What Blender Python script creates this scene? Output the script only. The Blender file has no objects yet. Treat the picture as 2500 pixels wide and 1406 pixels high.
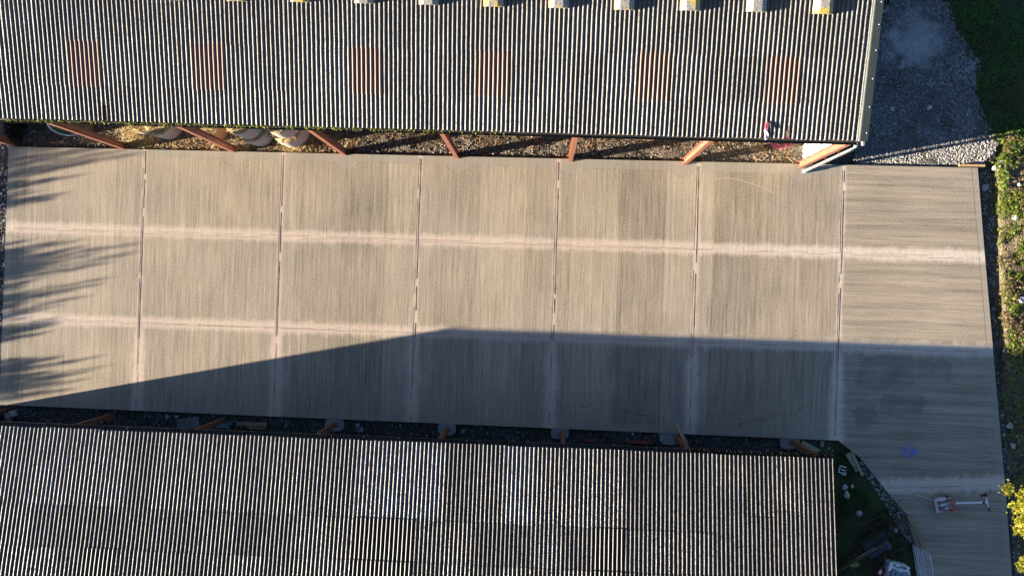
import bpy, math, random
import numpy as np
from mathutils import Matrix, Vector, noise as mnoise

C = bpy.context.scene.collection
random.seed(7)
rng = np.random.default_rng(7)
rad = math.radians

# ------------------------------------------------------------------ camera, sky, sun, exposure
CAM_H, TX, TY, ROLL, FPX = 33.0448, 0.0055, 0.0330, 0.0331, 2004.2
ROT = Matrix.Rotation(ROLL, 3, 'Z') @ Matrix.Rotation(TY, 3, 'Y') @ Matrix.Rotation(TX, 3, 'X')
cam_data = bpy.data.cameras.new('camera')
cam_data.sensor_width = 36.0
cam_data.lens = 36.0 * FPX / 2500.0
cam_data.clip_end = 3000
cam = bpy.data.objects.new('camera', cam_data)
cam.matrix_world = Matrix.Translation((0, 0, CAM_H)) @ ROT.to_4x4()
C.objects.link(cam)
bpy.context.scene.camera = cam

SUN_EL, SUN_AZ = 9.6, 11.8            # elevation, and how far the light turns from +X towards +Y
ldir = Vector((math.cos(rad(SUN_EL)) * math.cos(rad(SUN_AZ)), math.cos(rad(SUN_EL)) * math.sin(rad(SUN_AZ)), -math.sin(rad(SUN_EL))))
sun_data = bpy.data.lights.new('sun', 'SUN')
sun_data.energy = 5.0
sun_data.angle = rad(0.5)
sun_data.color = (1.0, 0.87, 0.70)
sun = bpy.data.objects.new('sun', sun_data)
sun.rotation_euler = ldir.to_track_quat('-Z', 'Y').to_euler()
sun.location = (-60, -20, 40)
C.objects.link(sun)
world = bpy.data.worlds.new('World')
bpy.context.scene.world = world
world.use_nodes = True
wn = world.node_tree
sky = wn.nodes.new('ShaderNodeTexSky')
sky.sky_type = 'NISHITA'
sky.sun_disc = False
sky.sun_elevation = rad(SUN_EL)
sky.sun_rotation = math.atan2(-ldir.x, -ldir.y)
wn.links.new(sky.outputs[0], wn.nodes['Background'].inputs[0])
wn.nodes['Background'].inputs[1].default_value = 0.057
sky.air_density = 0.5
sky.dust_density = 0.4
sky.ozone_density = 1.7
vs = bpy.context.scene.view_settings
vs.view_transform = 'Standard'
vs.look = 'None'
vs.gamma = 1
vs.exposure = 2.66


def P(u, v, z=0.0):
    """point at height z seen at photo pixel (u, v)"""
    d = ROT @ Vector(((u - 1250) / FPX, -(v - 703) / FPX, -1))
    s = (z - CAM_H) / d.z
    return Vector((s * d.x, s * d.y, z))


# ------------------------------------------------------------------ node helpers
class NT:
    def __init__(s, name, rough=0.85, spec=0.3):
        s.m = bpy.data.materials.new(name)
        s.m.use_nodes = True
        s.t = s.m.node_tree
        s.b = s.t.nodes['Principled BSDF']
        s.b.inputs['Roughness'].default_value = rough
        s.b.inputs['Specular IOR Level'].default_value = spec
        s.pos = s.t.nodes.new('ShaderNodeNewGeometry').outputs['Position']
        sep = s.t.nodes.new('ShaderNodeSeparateXYZ')
        s.t.links.new(s.pos, sep.inputs[0])
        s.X, s.Y, s.Z = sep.outputs

    def set(s, inp, v):
        if isinstance(v, bpy.types.NodeSocket):
            s.t.links.new(v, inp)
        else:
            inp.default_value = v

    def ma(s, op, a, b=0.0, c=0.0, clamp=False):
        n = s.t.nodes.new('ShaderNodeMath')
        n.operation = op
        n.use_clamp = clamp
        for i, v in enumerate((a, b, c)):
            s.set(n.inputs[i], v)
        return n.outputs[0]

    def vec(s, x, y, z):
        n = s.t.nodes.new('ShaderNodeCombineXYZ')
        for i, v in enumerate((x, y, z)):
            s.set(n.inputs[i], v)
        return n.outputs[0]

    def noise(s, scale=5, detail=4, rough=0.55, v=None, dist=0.0):
        n = s.t.nodes.new('ShaderNodeTexNoise')
        s.t.links.new(v if v is not None else s.pos, n.inputs['Vector'])
        n.inputs['Scale'].default_value = scale
        n.inputs['Detail'].default_value = detail
        n.inputs['Roughness'].default_value = rough
        n.inputs['Distortion'].default_value = dist
        return n.outputs[0]

    def vor(s, scale=5, v=None, out='Distance', feat='F1'):
        n = s.t.nodes.new('ShaderNodeTexVoronoi')
        n.feature = feat
        s.t.links.new(v if v is not None else s.pos, n.inputs['Vector'])
        n.inputs['Scale'].default_value = scale
        return n.outputs[out]

    def white(s, v):
        n = s.t.nodes.new('ShaderNodeTexWhiteNoise')
        n.noise_dimensions = '1D'
        s.set(n.inputs['W'], v)
        return n.outputs[0]

    def mr(s, v, a, b, c=0.0, d=1.0, smooth=False):
        n = s.t.nodes.new('ShaderNodeMapRange')
        n.interpolation_type = 'SMOOTHSTEP' if smooth else 'LINEAR'
        for i, q in enumerate((v, a, b, c, d)):
            s.set(n.inputs[i], q)
        return n.outputs[0]

    def mix(s, f, a, b, mode='MIX'):
        n = s.t.nodes.new('ShaderNodeMix')
        n.data_type = 'RGBA'
        n.blend_type = mode
        s.set(n.inputs[0], f)
        for i, v in ((6, a), (7, b)):
            if isinstance(v, tuple) and len(v) == 3:
                v = (*v, 1)
            s.set(n.inputs[i], v)
        return n.outputs[2]

    def attr(s, name='Col'):
        n = s.t.nodes.new('ShaderNodeAttribute')
        n.attribute_name = name
        return n.outputs

    def bump(s, h, strength=0.5, dist=0.01):
        n = s.t.nodes.new('ShaderNodeBump')
        n.inputs['Strength'].default_value = strength
        n.inputs['Distance'].default_value = dist
        s.t.links.new(h, n.inputs['Height'])
        s.t.links.new(n.outputs[0], s.b.inputs['Normal'])

    def col(s, c):
        if isinstance(c, tuple) and len(c) == 3:
            c = (*c, 1)
        s.set(s.b.inputs['Base Color'], c)
        return s.m


def worn(name, a, b, scale=4, rough=0.7, spec=0.3, metal=0.0, speck=None, bump=0.2):
    """two colours mottled by noise, with an optional third in small spots"""
    n = NT(name, rough, spec)
    f = n.mr(n.noise(scale, 6, 0.65), 0.35, 0.65)
    c = n.mix(f, a, b)
    if speck:
        c = n.mix(n.mr(n.noise(scale * 7, 3), 0.58, 0.66), c, speck)
    n.b.inputs['Metallic'].default_value = metal
    n.bump(n.noise(scale * 6, 5), bump, 0.01)
    return n.col(c)


def vcol_mat(name, rough=0.9, var=0.35, scale=30, trans=False, spec=0.2):
    """colour carried by the mesh, mottled by noise"""
    n = NT(name, rough, spec)
    c = n.attr()['Color']
    f = n.mr(n.noise(scale, 4), 0.3, 0.7, 1 - var, 1 + var)
    g = n.vec(f, f, f)
    m = n.col(n.mix(1.0, c, g, 'MULTIPLY'))
    if trans:
        n.b.inputs['Transmission Weight'].default_value = 0.0
        n.b.inputs['Subsurface Weight'].default_value = 0.0
        tr = n.t.nodes.new('ShaderNodeBsdfTranslucent')
        n.t.links.new(n.b.inputs['Base Color'].links[0].from_socket, tr.inputs['Color'])
        ms = n.t.nodes.new('ShaderNodeMixShader')
        ms.inputs[0].default_value = 0.4
        n.t.links.new(n.b.outputs[0], ms.inputs[1])
        n.t.links.new(tr.outputs[0], ms.inputs[2])
        n.t.links.new(ms.outputs[0], n.t.nodes['Material Output'].inputs[0])
    return m


# ------------------------------------------------------------------ mesh helpers
class MB:
    """collects shapes in world coordinates; build() links them as one mesh object"""
    def __init__(s):
        s.v, s.f, s.c = [], [], []

    def add(s, vs_, fs_, col=None):
        o = len(s.v)
        s.v += [tuple(q) for q in vs_]
        s.f += [tuple(i + o for i in q) for q in fs_]
        s.c += [col or (1, 1, 1)] * len(vs_)
        return s

    def box(s, c, d, rz=0.0, m=None, col=None, bev=0.0):
        hx, hy, hz = d[0] / 2, d[1] / 2, d[2] / 2
        if bev:
            b = min(bev, hx * .9, hy * .9, hz * .9)
            vs_ = []
            for z, i in ((-hz, b), (-hz + b, 0), (hz - b, 0), (hz, b)):
                x, y = hx - i, hy - i
                vs_ += [(-x + b, -y, z), (x - b, -y, z), (x, -y + b, z), (x, y - b, z), (x - b, y, z), (-x + b, y, z), (-x, y - b, z), (-x, -y + b, z)]
            fs_ = [tuple(range(7, -1, -1)), tuple(range(24, 32))]
            for k in range(3):
                for i in range(8):
                    j = (i + 1) % 8
                    fs_.append((k * 8 + i, k * 8 + j, k * 8 + 8 + j, k * 8 + 8 + i))
        else:
            vs_ = [(x, y, z) for z in (-hz, hz) for x, y in ((-hx, -hy), (hx, -hy), (hx, hy), (-hx, hy))]
            fs_ = [(3, 2, 1, 0), (4, 5, 6, 7), (0, 1, 5, 4), (1, 2, 6, 5), (2, 3, 7, 6), (3, 0, 4, 7)]
        M = m if m is not None else Matrix.Rotation(rz, 3, 'Z')
        return s.add([M @ Vector(q) + Vector(c) for q in vs_], fs_, col)

    def beam(s, a, b, w, h, up=(0, 0, 1), col=None, bev=0.0):
        a, b = Vector(a), Vector(b)
        x = (b - a).normalized()
        y = Vector(up).cross(x).normalized()
        z = x.cross(y)
        M = Matrix((x, y, z)).transposed()
        return s.box((a + b) / 2, ((b - a).length, w, h), m=M, col=col, bev=bev)

    def tube(s, pts, r, n=8, col=None, caps=True):
        pts = [Vector(q) for q in pts]
        rs = r if isinstance(r, (list, tuple)) else [r] * len(pts)
        vs_, fs_ = [], []
        ref = Vector((0.13, 0.27, 0.95))
        for i, q in enumerate(pts):
            d = (pts[min(i + 1, len(pts) - 1)] - pts[max(i - 1, 0)]).normalized()
            x = d.cross(ref)
            if x.length < 1e-3:
                x = d.cross(Vector((1, 0, 0)))
            x.normalize()
            y = d.cross(x)
            for k in range(n):
                a = 2 * math.pi * k / n
                vs_.append(q + rs[i] * (math.cos(a) * x + math.sin(a) * y))
        for i in range(len(pts) - 1):
            for k in range(n):
                j = (k + 1) % n
                fs_.append((i * n + k, i * n + j, (i + 1) * n + j, (i + 1) * n + k))
        if caps:
            fs_.append(tuple(range(n - 1, -1, -1)))
            fs_.append(tuple(range((len(pts) - 1) * n, len(pts) * n)))
        return s.add(vs_, fs_, col)

    def prism(s, poly, z0, z1, col=None):
        n = len(poly)
        vs_ = [(p[0], p[1], z0) for p in poly] + [(p[0], p[1], z1) for p in poly]
        fs_ = [tuple(range(n - 1, -1, -1)), tuple(range(n, 2 * n))] + [(i, (i + 1) % n, n + (i + 1) % n, n + i) for i in range(n)]
        return s.add(vs_, fs_, col)

    def lump(s, c, r, sub=2, amp=0.25, squash=(1, 1, 0.6), col=None, seed=0.0, rz=0.0):
        """an uneven stone: a subdivided octahedron pushed about by noise"""
        vs_, fs_ = LUMPS[sub]
        M = Matrix.Rotation(rz, 3, 'Z')
        out = []
        for q in vs_:
            k = 1 + amp * mnoise.noise(Vector(q) * 1.3 + Vector((seed, seed * 1.7, 3.1)))  * 1.6
            w = Vector((q[0] * squash[0], q[1] * squash[1], q[2] * squash[2])) * (r * k)
            out.append(M @ w + Vector(c))
        return s.add(out, fs_, col)

    def build(s, name, mat, parent=None, smooth=False, **tags):
        me = bpy.data.meshes.new(name)
        org = parent_world(parent) if parent else Vector((0, 0, 0))
        v = np.array([tuple(q) for q in s.v], dtype=float)
        if not parent and tags.pop('recentre', True):
            lo, hi = v.min(0), v.max(0)
            org = Vector(((lo[0] + hi[0]) / 2, (lo[1] + hi[1]) / 2, lo[2]))
        v = v - np.array(org)
        me.from_pydata(v.tolist(), [], s.f)
        ca = me.color_attributes.new('Col', 'FLOAT_COLOR', 'POINT')
        cc = np.ones((len(s.v), 4), dtype=np.float32)
        cc[:, :3] = np.array(s.c, dtype=np.float32)
        ca.data.foreach_set('color', cc.ravel())
        if smooth:
            me.polygons.foreach_set('use_smooth', [True] * len(me.polygons))
        me.materials.append(mat)
        me.update()
        o = bpy.data.objects.new(name, me)
        C.objects.link(o)
        if parent:
            o.parent = parent
        else:
            o.location = org
        tag(o, **tags)
        return o


def parent_world(o):
    w = Vector((0, 0, 0))
    while o:
        w += o.location
        o = o.parent
    return w


def tag(o, label=None, cat=None, group=None, kind=None):
    for k, v in (('label', label), ('category', cat), ('group', group), ('kind', kind)):
        if v:
            o[k] = v
    return o


def thing(name, label, cat, loc, group=None):
    o = bpy.data.objects.new(name, None)
    o.empty_display_size = 0.3
    o.location = loc
    C.objects.link(o)
    return tag(o, label, cat, group)


def copy_tree(o, parent=None):
    c = o.copy()
    C.objects.link(c)
    c.parent = parent
    for ch in list(o.children):
        copy_tree(ch, c)
    return c


def octa(sub):
    vs_ = [Vector(q) for q in ((1, 0, 0), (-1, 0, 0), (0, 1, 0), (0, -1, 0), (0, 0, 1), (0, 0, -1))]
    fs_ = [(0, 2, 4), (2, 1, 4), (1, 3, 4), (3, 0, 4), (2, 0, 5), (1, 2, 5), (3, 1, 5), (0, 3, 5)]
    for _ in range(sub):
        cache, nf = {}, []

        def mid(a, b):
            k = (min(a, b), max(a, b))
            if k not in cache:
                cache[k] = len(vs_)
                vs_.append(((vs_[a] + vs_[b]) / 2).normalized())
            return cache[k]
        for a, b, c in fs_:
            ab, bc, ca = mid(a, b), mid(b, c), mid(c, a)
            nf += [(a, ab, ca), (b, bc, ab), (c, ca, bc), (ab, bc, ca)]
        fs_ = nf
    return [tuple(q) for q in vs_], fs_


LUMPS = {k: octa(k) for k in (0, 1, 2, 3)}


def inside(p, poly):
    r = False
    n = len(poly)
    for i in range(n):
        a, b = poly[i], poly[(i + 1) % n]
        if (a[1] > p[1]) != (b[1] > p[1]) and p[0] < (b[0] - a[0]) * (p[1] - a[1]) / (b[1] - a[1]) + a[0]:
            r = not r
    return r


def jit(c, a=0.2):
    k = 1 + random.uniform(-a, a)
    return tuple(max(0.0, q * k * (1 + random.uniform(-a / 3, a / 3))) for q in c)


def leaf(mb, p, size, col, flat=0.6):
    """one small folded leaf"""
    a = random.uniform(0, 2 * math.pi)
    t = random.uniform(-1, 1) * (1 - flat) * 1.5
    x = Vector((math.cos(a), math.sin(a), t)).normalized()
    y = x.cross(Vector((random.uniform(-.5, .5), random.uniform(-.5, .5), 1))).normalized()
    n = x.cross(y)
    p = Vector(p)
    w = size * random.uniform(.25, .42)
    mb.add([p - x * size * .5, p + y * w + n * size * .1, p + x * size * .5, p - y * w + n * size * .1], [(0, 1, 2, 3)], col)


def blade(mb, p, h, lean, col, w=0.012):
    a = random.uniform(0, 2 * math.pi)
    b = random.uniform(0, 2 * math.pi)
    x = Vector((math.cos(a), math.sin(a), 0)) * w
    t = Vector((math.cos(b) * lean, math.sin(b) * lean, h))
    p = Vector(p)
    mb.add([p - x, p + x, p + t * .55 + x * .7 + Vector((0, 0, h * .1)), p + t], [(0, 1, 2, 3)], col)


def straw(mb, p, length, col, tilt=0.25, w=0.008):
    a = random.uniform(0, 2 * math.pi)
    d = Vector((math.cos(a), math.sin(a), random.uniform(-.1, tilt))).normalized() * length / 2
    x = Vector((-math.sin(a), math.cos(a), random.uniform(-.6, .6))).normalized() * w
    p = Vector(p)
    mb.add([p - d - x, p - d + x, p + d + x, p + d - x], [(0, 1, 2, 3)], col)


# ------------------------------------------------------------------ materials
def line_through(a, b):
    """Y = k X + m through two photo pixels on the slab"""
    p, q = P(*a), P(*b)
    k = (q.y - p.y) / (q.x - p.x)
    return k, p.y - k * p.x


JOINT_X = [-16.305, -10.614, -4.999, 0.570, 6.183, 11.922]
H1 = line_through((0, 557), (2400, 630))
H2 = line_through((0, 778), (2420, 860))
H3 = line_through((2160, 1191), (2450, 1183))
RIGHT_X = 11.95


def concrete():
    n = NT('brushed_concrete', 0.88, 0.25)
    X, Y = n.X, n.Y
    right = n.ma('GREATER_THAN', X, RIGHT_X)
    left = n.ma('SUBTRACT', 1.0, right)
    # brush streaks: along Y in the long yard, along X in the end bay
    sa = n.noise(1, 4, 0.7, n.vec(n.ma('MULTIPLY', X, 9.0), n.ma('MULTIPLY', Y, 0.22), 0.0))
    sb = n.noise(1, 3, 0.7, n.vec(n.ma('MULTIPLY', X, 30.0), n.ma('MULTIPLY', Y, 0.7), 4.0))
    sc = n.noise(1, 4, 0.65, n.vec(n.ma('MULTIPLY', X, 0.16), n.ma('MULTIPLY', Y, 4.5), 8.0))
    sd = n.noise(1, 3, 0.7, n.vec(n.ma('MULTIPLY', X, 0.5), n.ma('MULTIPLY', Y, 24.0), 2.0))
    st = n.ma('ADD', n.ma('MULTIPLY', n.ma('ADD', n.ma('MULTIPLY', sa, .5), n.ma('MULTIPLY', sb, .5)), left),
              n.ma('MULTIPLY', n.ma('ADD', n.ma('MULTIPLY', sc, .6), n.ma('MULTIPLY', sd, .4)), right))
    cl = n.noise(0.35, 5, 0.6)
    # strips floated one after the other, each its own tone
    strip = n.white(n.ma('FLOOR', n.ma('MULTIPLY', n.ma('ADD', X, 30.55), 1 / 1.87)))
    tone = n.ma('ADD', n.mr(st, .35, .65, -.36, .36), n.mr(cl, .3, .7, -.12, .12))
    tone = n.ma('ADD', tone, n.ma('MULTIPLY', n.mr(strip, 0, 1, -.17, .13), left))
    grain = n.mr(n.noise(15, 4, .9), .36, .64, -.24, .24)
    tone = n.ma('ADD', n.ma('ADD', tone, grain), 1.0)
    hue = n.mr(n.noise(0.22, 3), .35, .65)
    base = n.mix(hue, (.286, .236, .172), (.256, .219, .168))
    base = n.mix(n.ma('MULTIPLY', right, .7), base, (.255, .215, .163))
    c = n.mix(1.0, base, n.vec(tone, tone, tone), 'MULTIPLY')
    # damp patches in the end bay
    damp = None
    wx = n.ma('ADD', X, n.mr(n.noise(1.1, 6, .7), .3, .7, -.28, .28))
    wy = n.ma('ADD', Y, n.mr(n.noise(.9, 6, .7), .3, .7, -.22, .22))
    for (u0, v0, u1, v1) in ((2094, 868, 2234, 946), (2152, 962, 2258, 1014), (2236, 882, 2325, 930), (2085, 985, 2150, 1040), (1480, 850, 1690, 1052)):
        a, b = P(u0, v1), P(u1, v0)
        m1 = n.ma('MULTIPLY', n.mr(wx, a.x, a.x + .06), n.mr(wx, b.x - .06, b.x, 1, 0))
        m2 = n.ma('MULTIPLY', n.mr(wy, a.y, a.y + .25), n.mr(wy, b.y - .06, b.y, 1, 0))
        q = n.ma('MULTIPLY', n.ma('MULTIPLY', m1, m2), .62 if u0 > 2000 else .36)
        damp = q if damp is None else n.ma('MAXIMUM', damp, q)
    damp = n.ma('MULTIPLY', damp, n.mr(n.noise(.9, 4), .25, .6))
    c = n.mix(damp, c, (.12, .115, .105))
    # shadows of tiny pits, painted into the colour as dark dots
    pit_shade = n.mr(n.vor(9), .02, .16, 1, 0)
    pit_shade = n.ma('MULTIPLY', pit_shade, n.mr(n.noise(1.3, 3), .45, .6))
    c = n.mix(n.ma('MULTIPLY', pit_shade, .75), c, (.07, .055, .04))
    # trowelled margin along the edges and round the feet of the columns
    mg = n.ma('MAXIMUM', n.mr(Y, 5.04, 5.06), n.mr(Y, -5.12, -5.14))
    mg = n.ma('MULTIPLY', mg, left)
    mg = n.ma('MAXIMUM', mg, n.mr(X, -21.72, -21.74))
    mg = n.ma('MAXIMUM', mg, n.ma('MULTIPLY', right, n.mr(n.ma('ADD', X, n.ma('MULTIPLY', Y, .115)), 17.56, 17.58)))
    fx = n.ma('SUBTRACT', n.ma('MODULO', n.ma('ADD', X, 21.774 + 4.57 * 8.5), 4.57), 4.57 / 2)
    for y in (5.25, -5.30):
        dy = n.ma('SUBTRACT', Y, y)
        dd = n.ma('SQRT', n.ma('ADD', n.ma('MULTIPLY', fx, fx), n.ma('MULTIPLY', dy, dy)))
        mg = n.ma('MAXIMUM', mg, n.ma('MULTIPLY', left, n.mr(dd, .50, .48)))
    c = n.mix(n.ma('MULTIPLY', mg, .6), c, n.mix(n.noise(2.2, 4), (.27, .245, .20), (.235, .215, .18)))
    # pink saw dust blown along the cut joints
    wob = n.noise(1.0, 6, .75, n.vec(n.ma('MULTIPLY', X, 2.2), n.ma('MULTIPLY', Y, .8), 0.0))
    dust = None
    for (k, m), lo, hi, sel in ((H1, .03, .26, None), (H2, .03, .26, None), (H3, .10, .36, right)):
        d = n.ma('SUBTRACT', Y, n.ma('ADD', n.ma('MULTIPLY', X, k), m))
        up = n.ma('MULTIPLY', n.ma('GREATER_THAN', d, 0.0), .10)
        ad = n.ma('SUBTRACT', n.ma('ABSOLUTE', d), up)
        q = n.mr(ad, lo, n.ma('ADD', n.ma('MULTIPLY', n.ma('POWER', n.ma('MULTIPLY', wob, 1.7), 2.5), hi), .13), 1, 0, True)
        if sel:
            q = n.ma('MULTIPLY', q, sel)
        dust = q if dust is None else n.ma('MAXIMUM', dust, q)
    wob2 = n.noise(1.4, 5, .7)
    for x in JOINT_X:
        d = n.ma('ABSOLUTE', n.ma('SUBTRACT', X, x + .03))
        q = n.mr(d, .02, n.ma('ADD', n.ma('MULTIPLY', wob2, n.mr(Y, -1.0, -3.2, .22, .75)), .06), 1, 0, True)
        q = n.ma('MULTIPLY', q, n.ma('GREATER_THAN', Y, -5.6))
        dust = n.ma('MAXIMUM', dust, n.ma('MULTIPLY', q, n.mr(Y, -1.2, -2.8, .85, 1.25)), clamp=True)
    dust = n.ma('MULTIPLY', dust, n.mr(n.noise(7, 5, .8), .25, .6, .35, 1.0))
    dust = n.ma('MULTIPLY', dust, n.mr(sb, .3, .6, .7, 1.0))
    pinkness = n.mr(X, 3.0, 14.0, .1, .95)
    dcol = n.mix(pinkness, (.52, .41, .335), (.62, .55, .46))
    c = n.mix(n.ma('MULTIPLY', dust, .82), c, dcol)
    # blue chalk marks
    for (u, v, r, s) in ((2222, 1102, .55, .8), (1312, 580, .34, .20), (860, 858, .30, .22), (2300, 1160, .3, .12), (640, 592, .3, .14)):
        q = P(u, v)
        dx, dy = n.ma('SUBTRACT', X, q.x), n.ma('MULTIPLY', n.ma('SUBTRACT', Y, q.y), 1.5)
        dd = n.ma('SQRT', n.ma('ADD', n.ma('MULTIPLY', dx, dx), n.ma('MULTIPLY', dy, dy)))
        f = n.ma('MULTIPLY', n.mr(dd, r, r * .2, 0, s, True), n.mr(n.noise(4, 4), .35, .6))
        c = n.mix(f, c, (.06, .12, .42))
    n.bump(n.ma('ADD', n.ma('MULTIPLY', st, n.ma('SUBTRACT', 1.0, mg)), n.ma('MULTIPLY', n.noise(60, 3), .35)), .6, .008)
    return n.col(c)


def stony(name, dark, mid, pale, scale=22, patch=None, amount=.5, green=None):
    """gravel: cells of different greys, some pale chips, dust or moss patches"""
    n = NT(name, .92, .2)
    v = n.t.nodes.new('ShaderNodeTexVoronoi')
    n.t.links.new(n.pos, v.inputs['Vector'])
    v.inputs['Scale'].default_value = scale
    cell = n.t.nodes.new('ShaderNodeSeparateColor')
    n.t.links.new(v.outputs['Color'], cell.inputs[0])
    big = n.noise(.7, 5, .65)
    c = n.mix(cell.outputs[0], dark, mid)
    c = n.mix(n.ma('MULTIPLY', n.mr(cell.outputs[1], 1 - amount * .5, 1.0), n.mr(big, .3, .65)), c, pale)
    c = n.mix(n.mr(big, .62, .30, 0, .7), c, dark)
    if green:
        c = n.mix(n.mr(n.noise(1.1, 5, .7), .54 if patch else .50, .62, 0, .85), c, green)
    if patch:
        for (u, w, r) in patch:
            q = P(u, w)
            dx, dy = n.ma('SUBTRACT', n.X, q.x), n.ma('SUBTRACT', n.Y, q.y)
            dd = n.ma('ADD', n.ma('SQRT', n.ma('ADD', n.ma('MULTIPLY', dx, dx), n.ma('MULTIPLY', dy, dy))), n.mr(n.noise(1.6, 5, .7), .2, .8, -.6, .6))
            c = n.mix(n.mr(dd, r, r * .4, 0, .75, True), c, (.36, .36, .355))
    h = n.ma('ADD', n.ma('MULTIPLY', v.outputs['Distance'], -1.0), n.ma('MULTIPLY', n.noise(3, 5), .6))
    n.bump(h, .9, .035)
    return n.col(c)


def roof_mat(name, light, dark, moss, amount=.5, ro=(.30, .46)):
    """weathered fibre cement: grey, blotched with black lichen, pale and mossy spots; tone comes from each sheet"""
    n = NT(name, .5, .62)
    a = n.t.nodes.new('ShaderNodeSeparateColor')
    n.t.links.new(n.attr()['Color'], a.inputs[0])
    tone, clean, yel = a.outputs
    blot = n.noise(16, 6, .72)
    f = n.mr(blot, .64 - .2 * amount, .74 - .2 * amount)
    streak = n.noise(1, 4, .6, n.vec(n.ma('MULTIPLY', n.X, 26.0), n.ma('MULTIPLY', n.Y, .9), 0.0))
    f = n.ma('ADD', f, n.mr(streak, .52, .75, 0, .5), clamp=True)
    f = n.ma('MULTIPLY', f, n.ma('SUBTRACT', 1.0, n.ma('MULTIPLY', clean, .8)))
    big = n.mr(n.noise(.5, 4), .3, .7, .75, 1.2)
    t = n.ma('MULTIPLY', tone, big)
    c = n.mix(1.0, light if len(light) == 4 else (*light, 1), n.vec(t, t, t), 'MULTIPLY')
    c = n.mix(n.ma('MULTIPLY', n.ma('MULTIPLY', clean, n.mr(n.noise(2.6, 5, .75), .38, .6)), .9), c, (.15, .16, .185))
    c = n.mix(f, c, dark)
    sp = n.mr(n.vor(30), .16, .10)
    sp = n.ma('MULTIPLY', sp, n.mr(n.noise(2.3, 3), .50, .62))
    c = n.mix(n.ma('MULTIPLY', sp, .8), c, (.26, .26, .25))
    mo = n.ma('MULTIPLY', n.mr(n.noise(9, 5, .7), .56, .66), n.ma('ADD', yel, .12))
    c = n.mix(mo, c, moss)
    dot = n.ma('MULTIPLY', n.mr(n.vor(19), .30, .18), n.mr(n.noise(1.7, 4), .42, .6))
    c = n.mix(n.ma('MULTIPLY', dot, .75), c, dark)
    n.set(n.b.inputs['Roughness'], n.ma('ADD', n.ma('ADD', n.mr(tone, .4, 1.0, .22, 0), n.mr(n.noise(3.5, 5, .7), .3, .7, ro[0], ro[1])), n.ma('MULTIPLY', f, .12)))
    n.bump(n.ma('ADD', n.ma('ADD', blot, dot), n.ma('MULTIPLY', n.noise(55, 4), .5)), .75, .016)
    return n.col(c)


M = {}
M['concrete'] = concrete()
M['edge'] = worn('slab_edge', (.20, .19, .165), (.15, .14, .125), 6)
M['cut'] = worn('saw_cut', (.06, .015, .02), (.11, .035, .042), 6)
M['cut_thin'] = worn('thin_saw_cut', (.20, .12, .105), (.27, .17, .14), 5)
M['trail'] = worn('dust_trail', (.36, .32, .26), (.30, .26, .21), 9)
M['soil'] = stony('stony_soil', (.035, .03, .025), (.10, .088, .075), (.24, .22, .2), 20, green=(.05, .055, .02))
M['strip'] = stony('dark_rubble_ground', (.03, .028, .027), (.085, .08, .078), (.19, .185, .18), 17, green=(.03, .04, .022), amount=.35)
M['gravel'] = stony('blue_grey_gravel', (.055, .056, .06), (.15, .15, .152), (.36, .36, .36), 18, green=(.06, .055, .032), patch=((2242, 92, 1.35), (2240, 115, 1.0), (2195, 110, .7)), amount=.7)
M['litter'] = stony('straw_strewn_earth', (.06, .048, .037), (.17, .135, .10), (.32, .26, .20), 24, amount=.6)
M['turf'] = stony('rough_turf', (.03, .035, .016), (.065, .075, .03), (.14, .125, .07), 26, amount=.3, green=(.04, .085, .022))
M['bank'] = stony('weedy_earth', (.06, .052, .03), (.16, .13, .08), (.30, .25, .18), 20, amount=.6, green=(.07, .08, .02))
M['field'] = worn('far_field', (.035, .05, .018), (.06, .065, .03), .5)
M['roof'] = roof_mat('lichened_roof_sheet', (.078, .067, .053), (.015, .012, .009), (.07, .062, .014), .5, (.29, .44))
M['roof_low'] = roof_mat('mossy_roof_sheet', (.062, .050, .039), (.012, .0095, .007), (.055, .045, .014), .6, (.24, .38))
M['skylight'] = worn('brown_rooflight', (.15, .066, .036), (.10, .048, .029), 5, .44, .55)
M['dull_light'] = worn('dirty_brown_rooflight', (.030, .021, .014), (.018, .014, .010), 4, .42, .5)
M['verge'] = worn('grey_green_flashing', (.075, .085, .07), (.055, .065, .055), 3, .6, .3, speck=(.10, .10, .085))
M['black'] = worn('black_plastic', (.012, .012, .012), (.022, .021, .02), 6, .5, .4)
M['oxide'] = worn('red_oxide_paint', (.28, .102, .060), (.22, .08, .046), 3, .6, .3, speck=(.25, .12, .08))
M['rust'] = worn('rusty_steel', (.13, .06, .035), (.09, .045, .03), 5, .8, .2, speck=(.18, .09, .05))
M['white_sheet'] = worn('white_lining', (.78, .78, .76), (.70, .69, .66), 2, .6, .3)
M['green_sheet'] = worn('green_cladding', (.07, .11, .075), (.06, .09, .065), 2, .6, .3)
M['grey_sheet'] = worn('grey_cladding', (.20, .205, .21), (.15, .155, .16), 2, .7, .3)
M['rail'] = worn('pale_timber', (.42, .36, .22), (.32, .27, .16), 5, .8, .2)
M['pipe'] = worn('grey_pipe', (.19, .21, .19), (.15, .17, .155), 4, .45, .4)
M['wood'] = worn('weathered_board', (.30, .23, .14), (.20, .155, .10), 6, .85, .2, speck=(.10, .075, .05))
M['new_wood'] = worn('fresh_board', (.46, .30, .15), (.36, .22, .11), 6, .8, .2)
M['pale_wood'] = worn('pale_board', (.33, .30, .19), (.24, .215, .14), 6, .85, .2, speck=(.15, .13, .09))
M['block'] = worn('rough_concrete', (.29, .30, .31), (.19, .20, .21), 7, .9, .2, speck=(.09, .09, .09), bump=.6)
M['stone'] = worn('pale_stone', (.42, .41, .38), (.30, .29, .27), 6, .9, .2, speck=(.2, .19, .17), bump=.6)
M['white_stone'] = worn('white_stone', (.70, .69, .66), (.52, .51, .48), 6, .85, .2, bump=.5)
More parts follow.
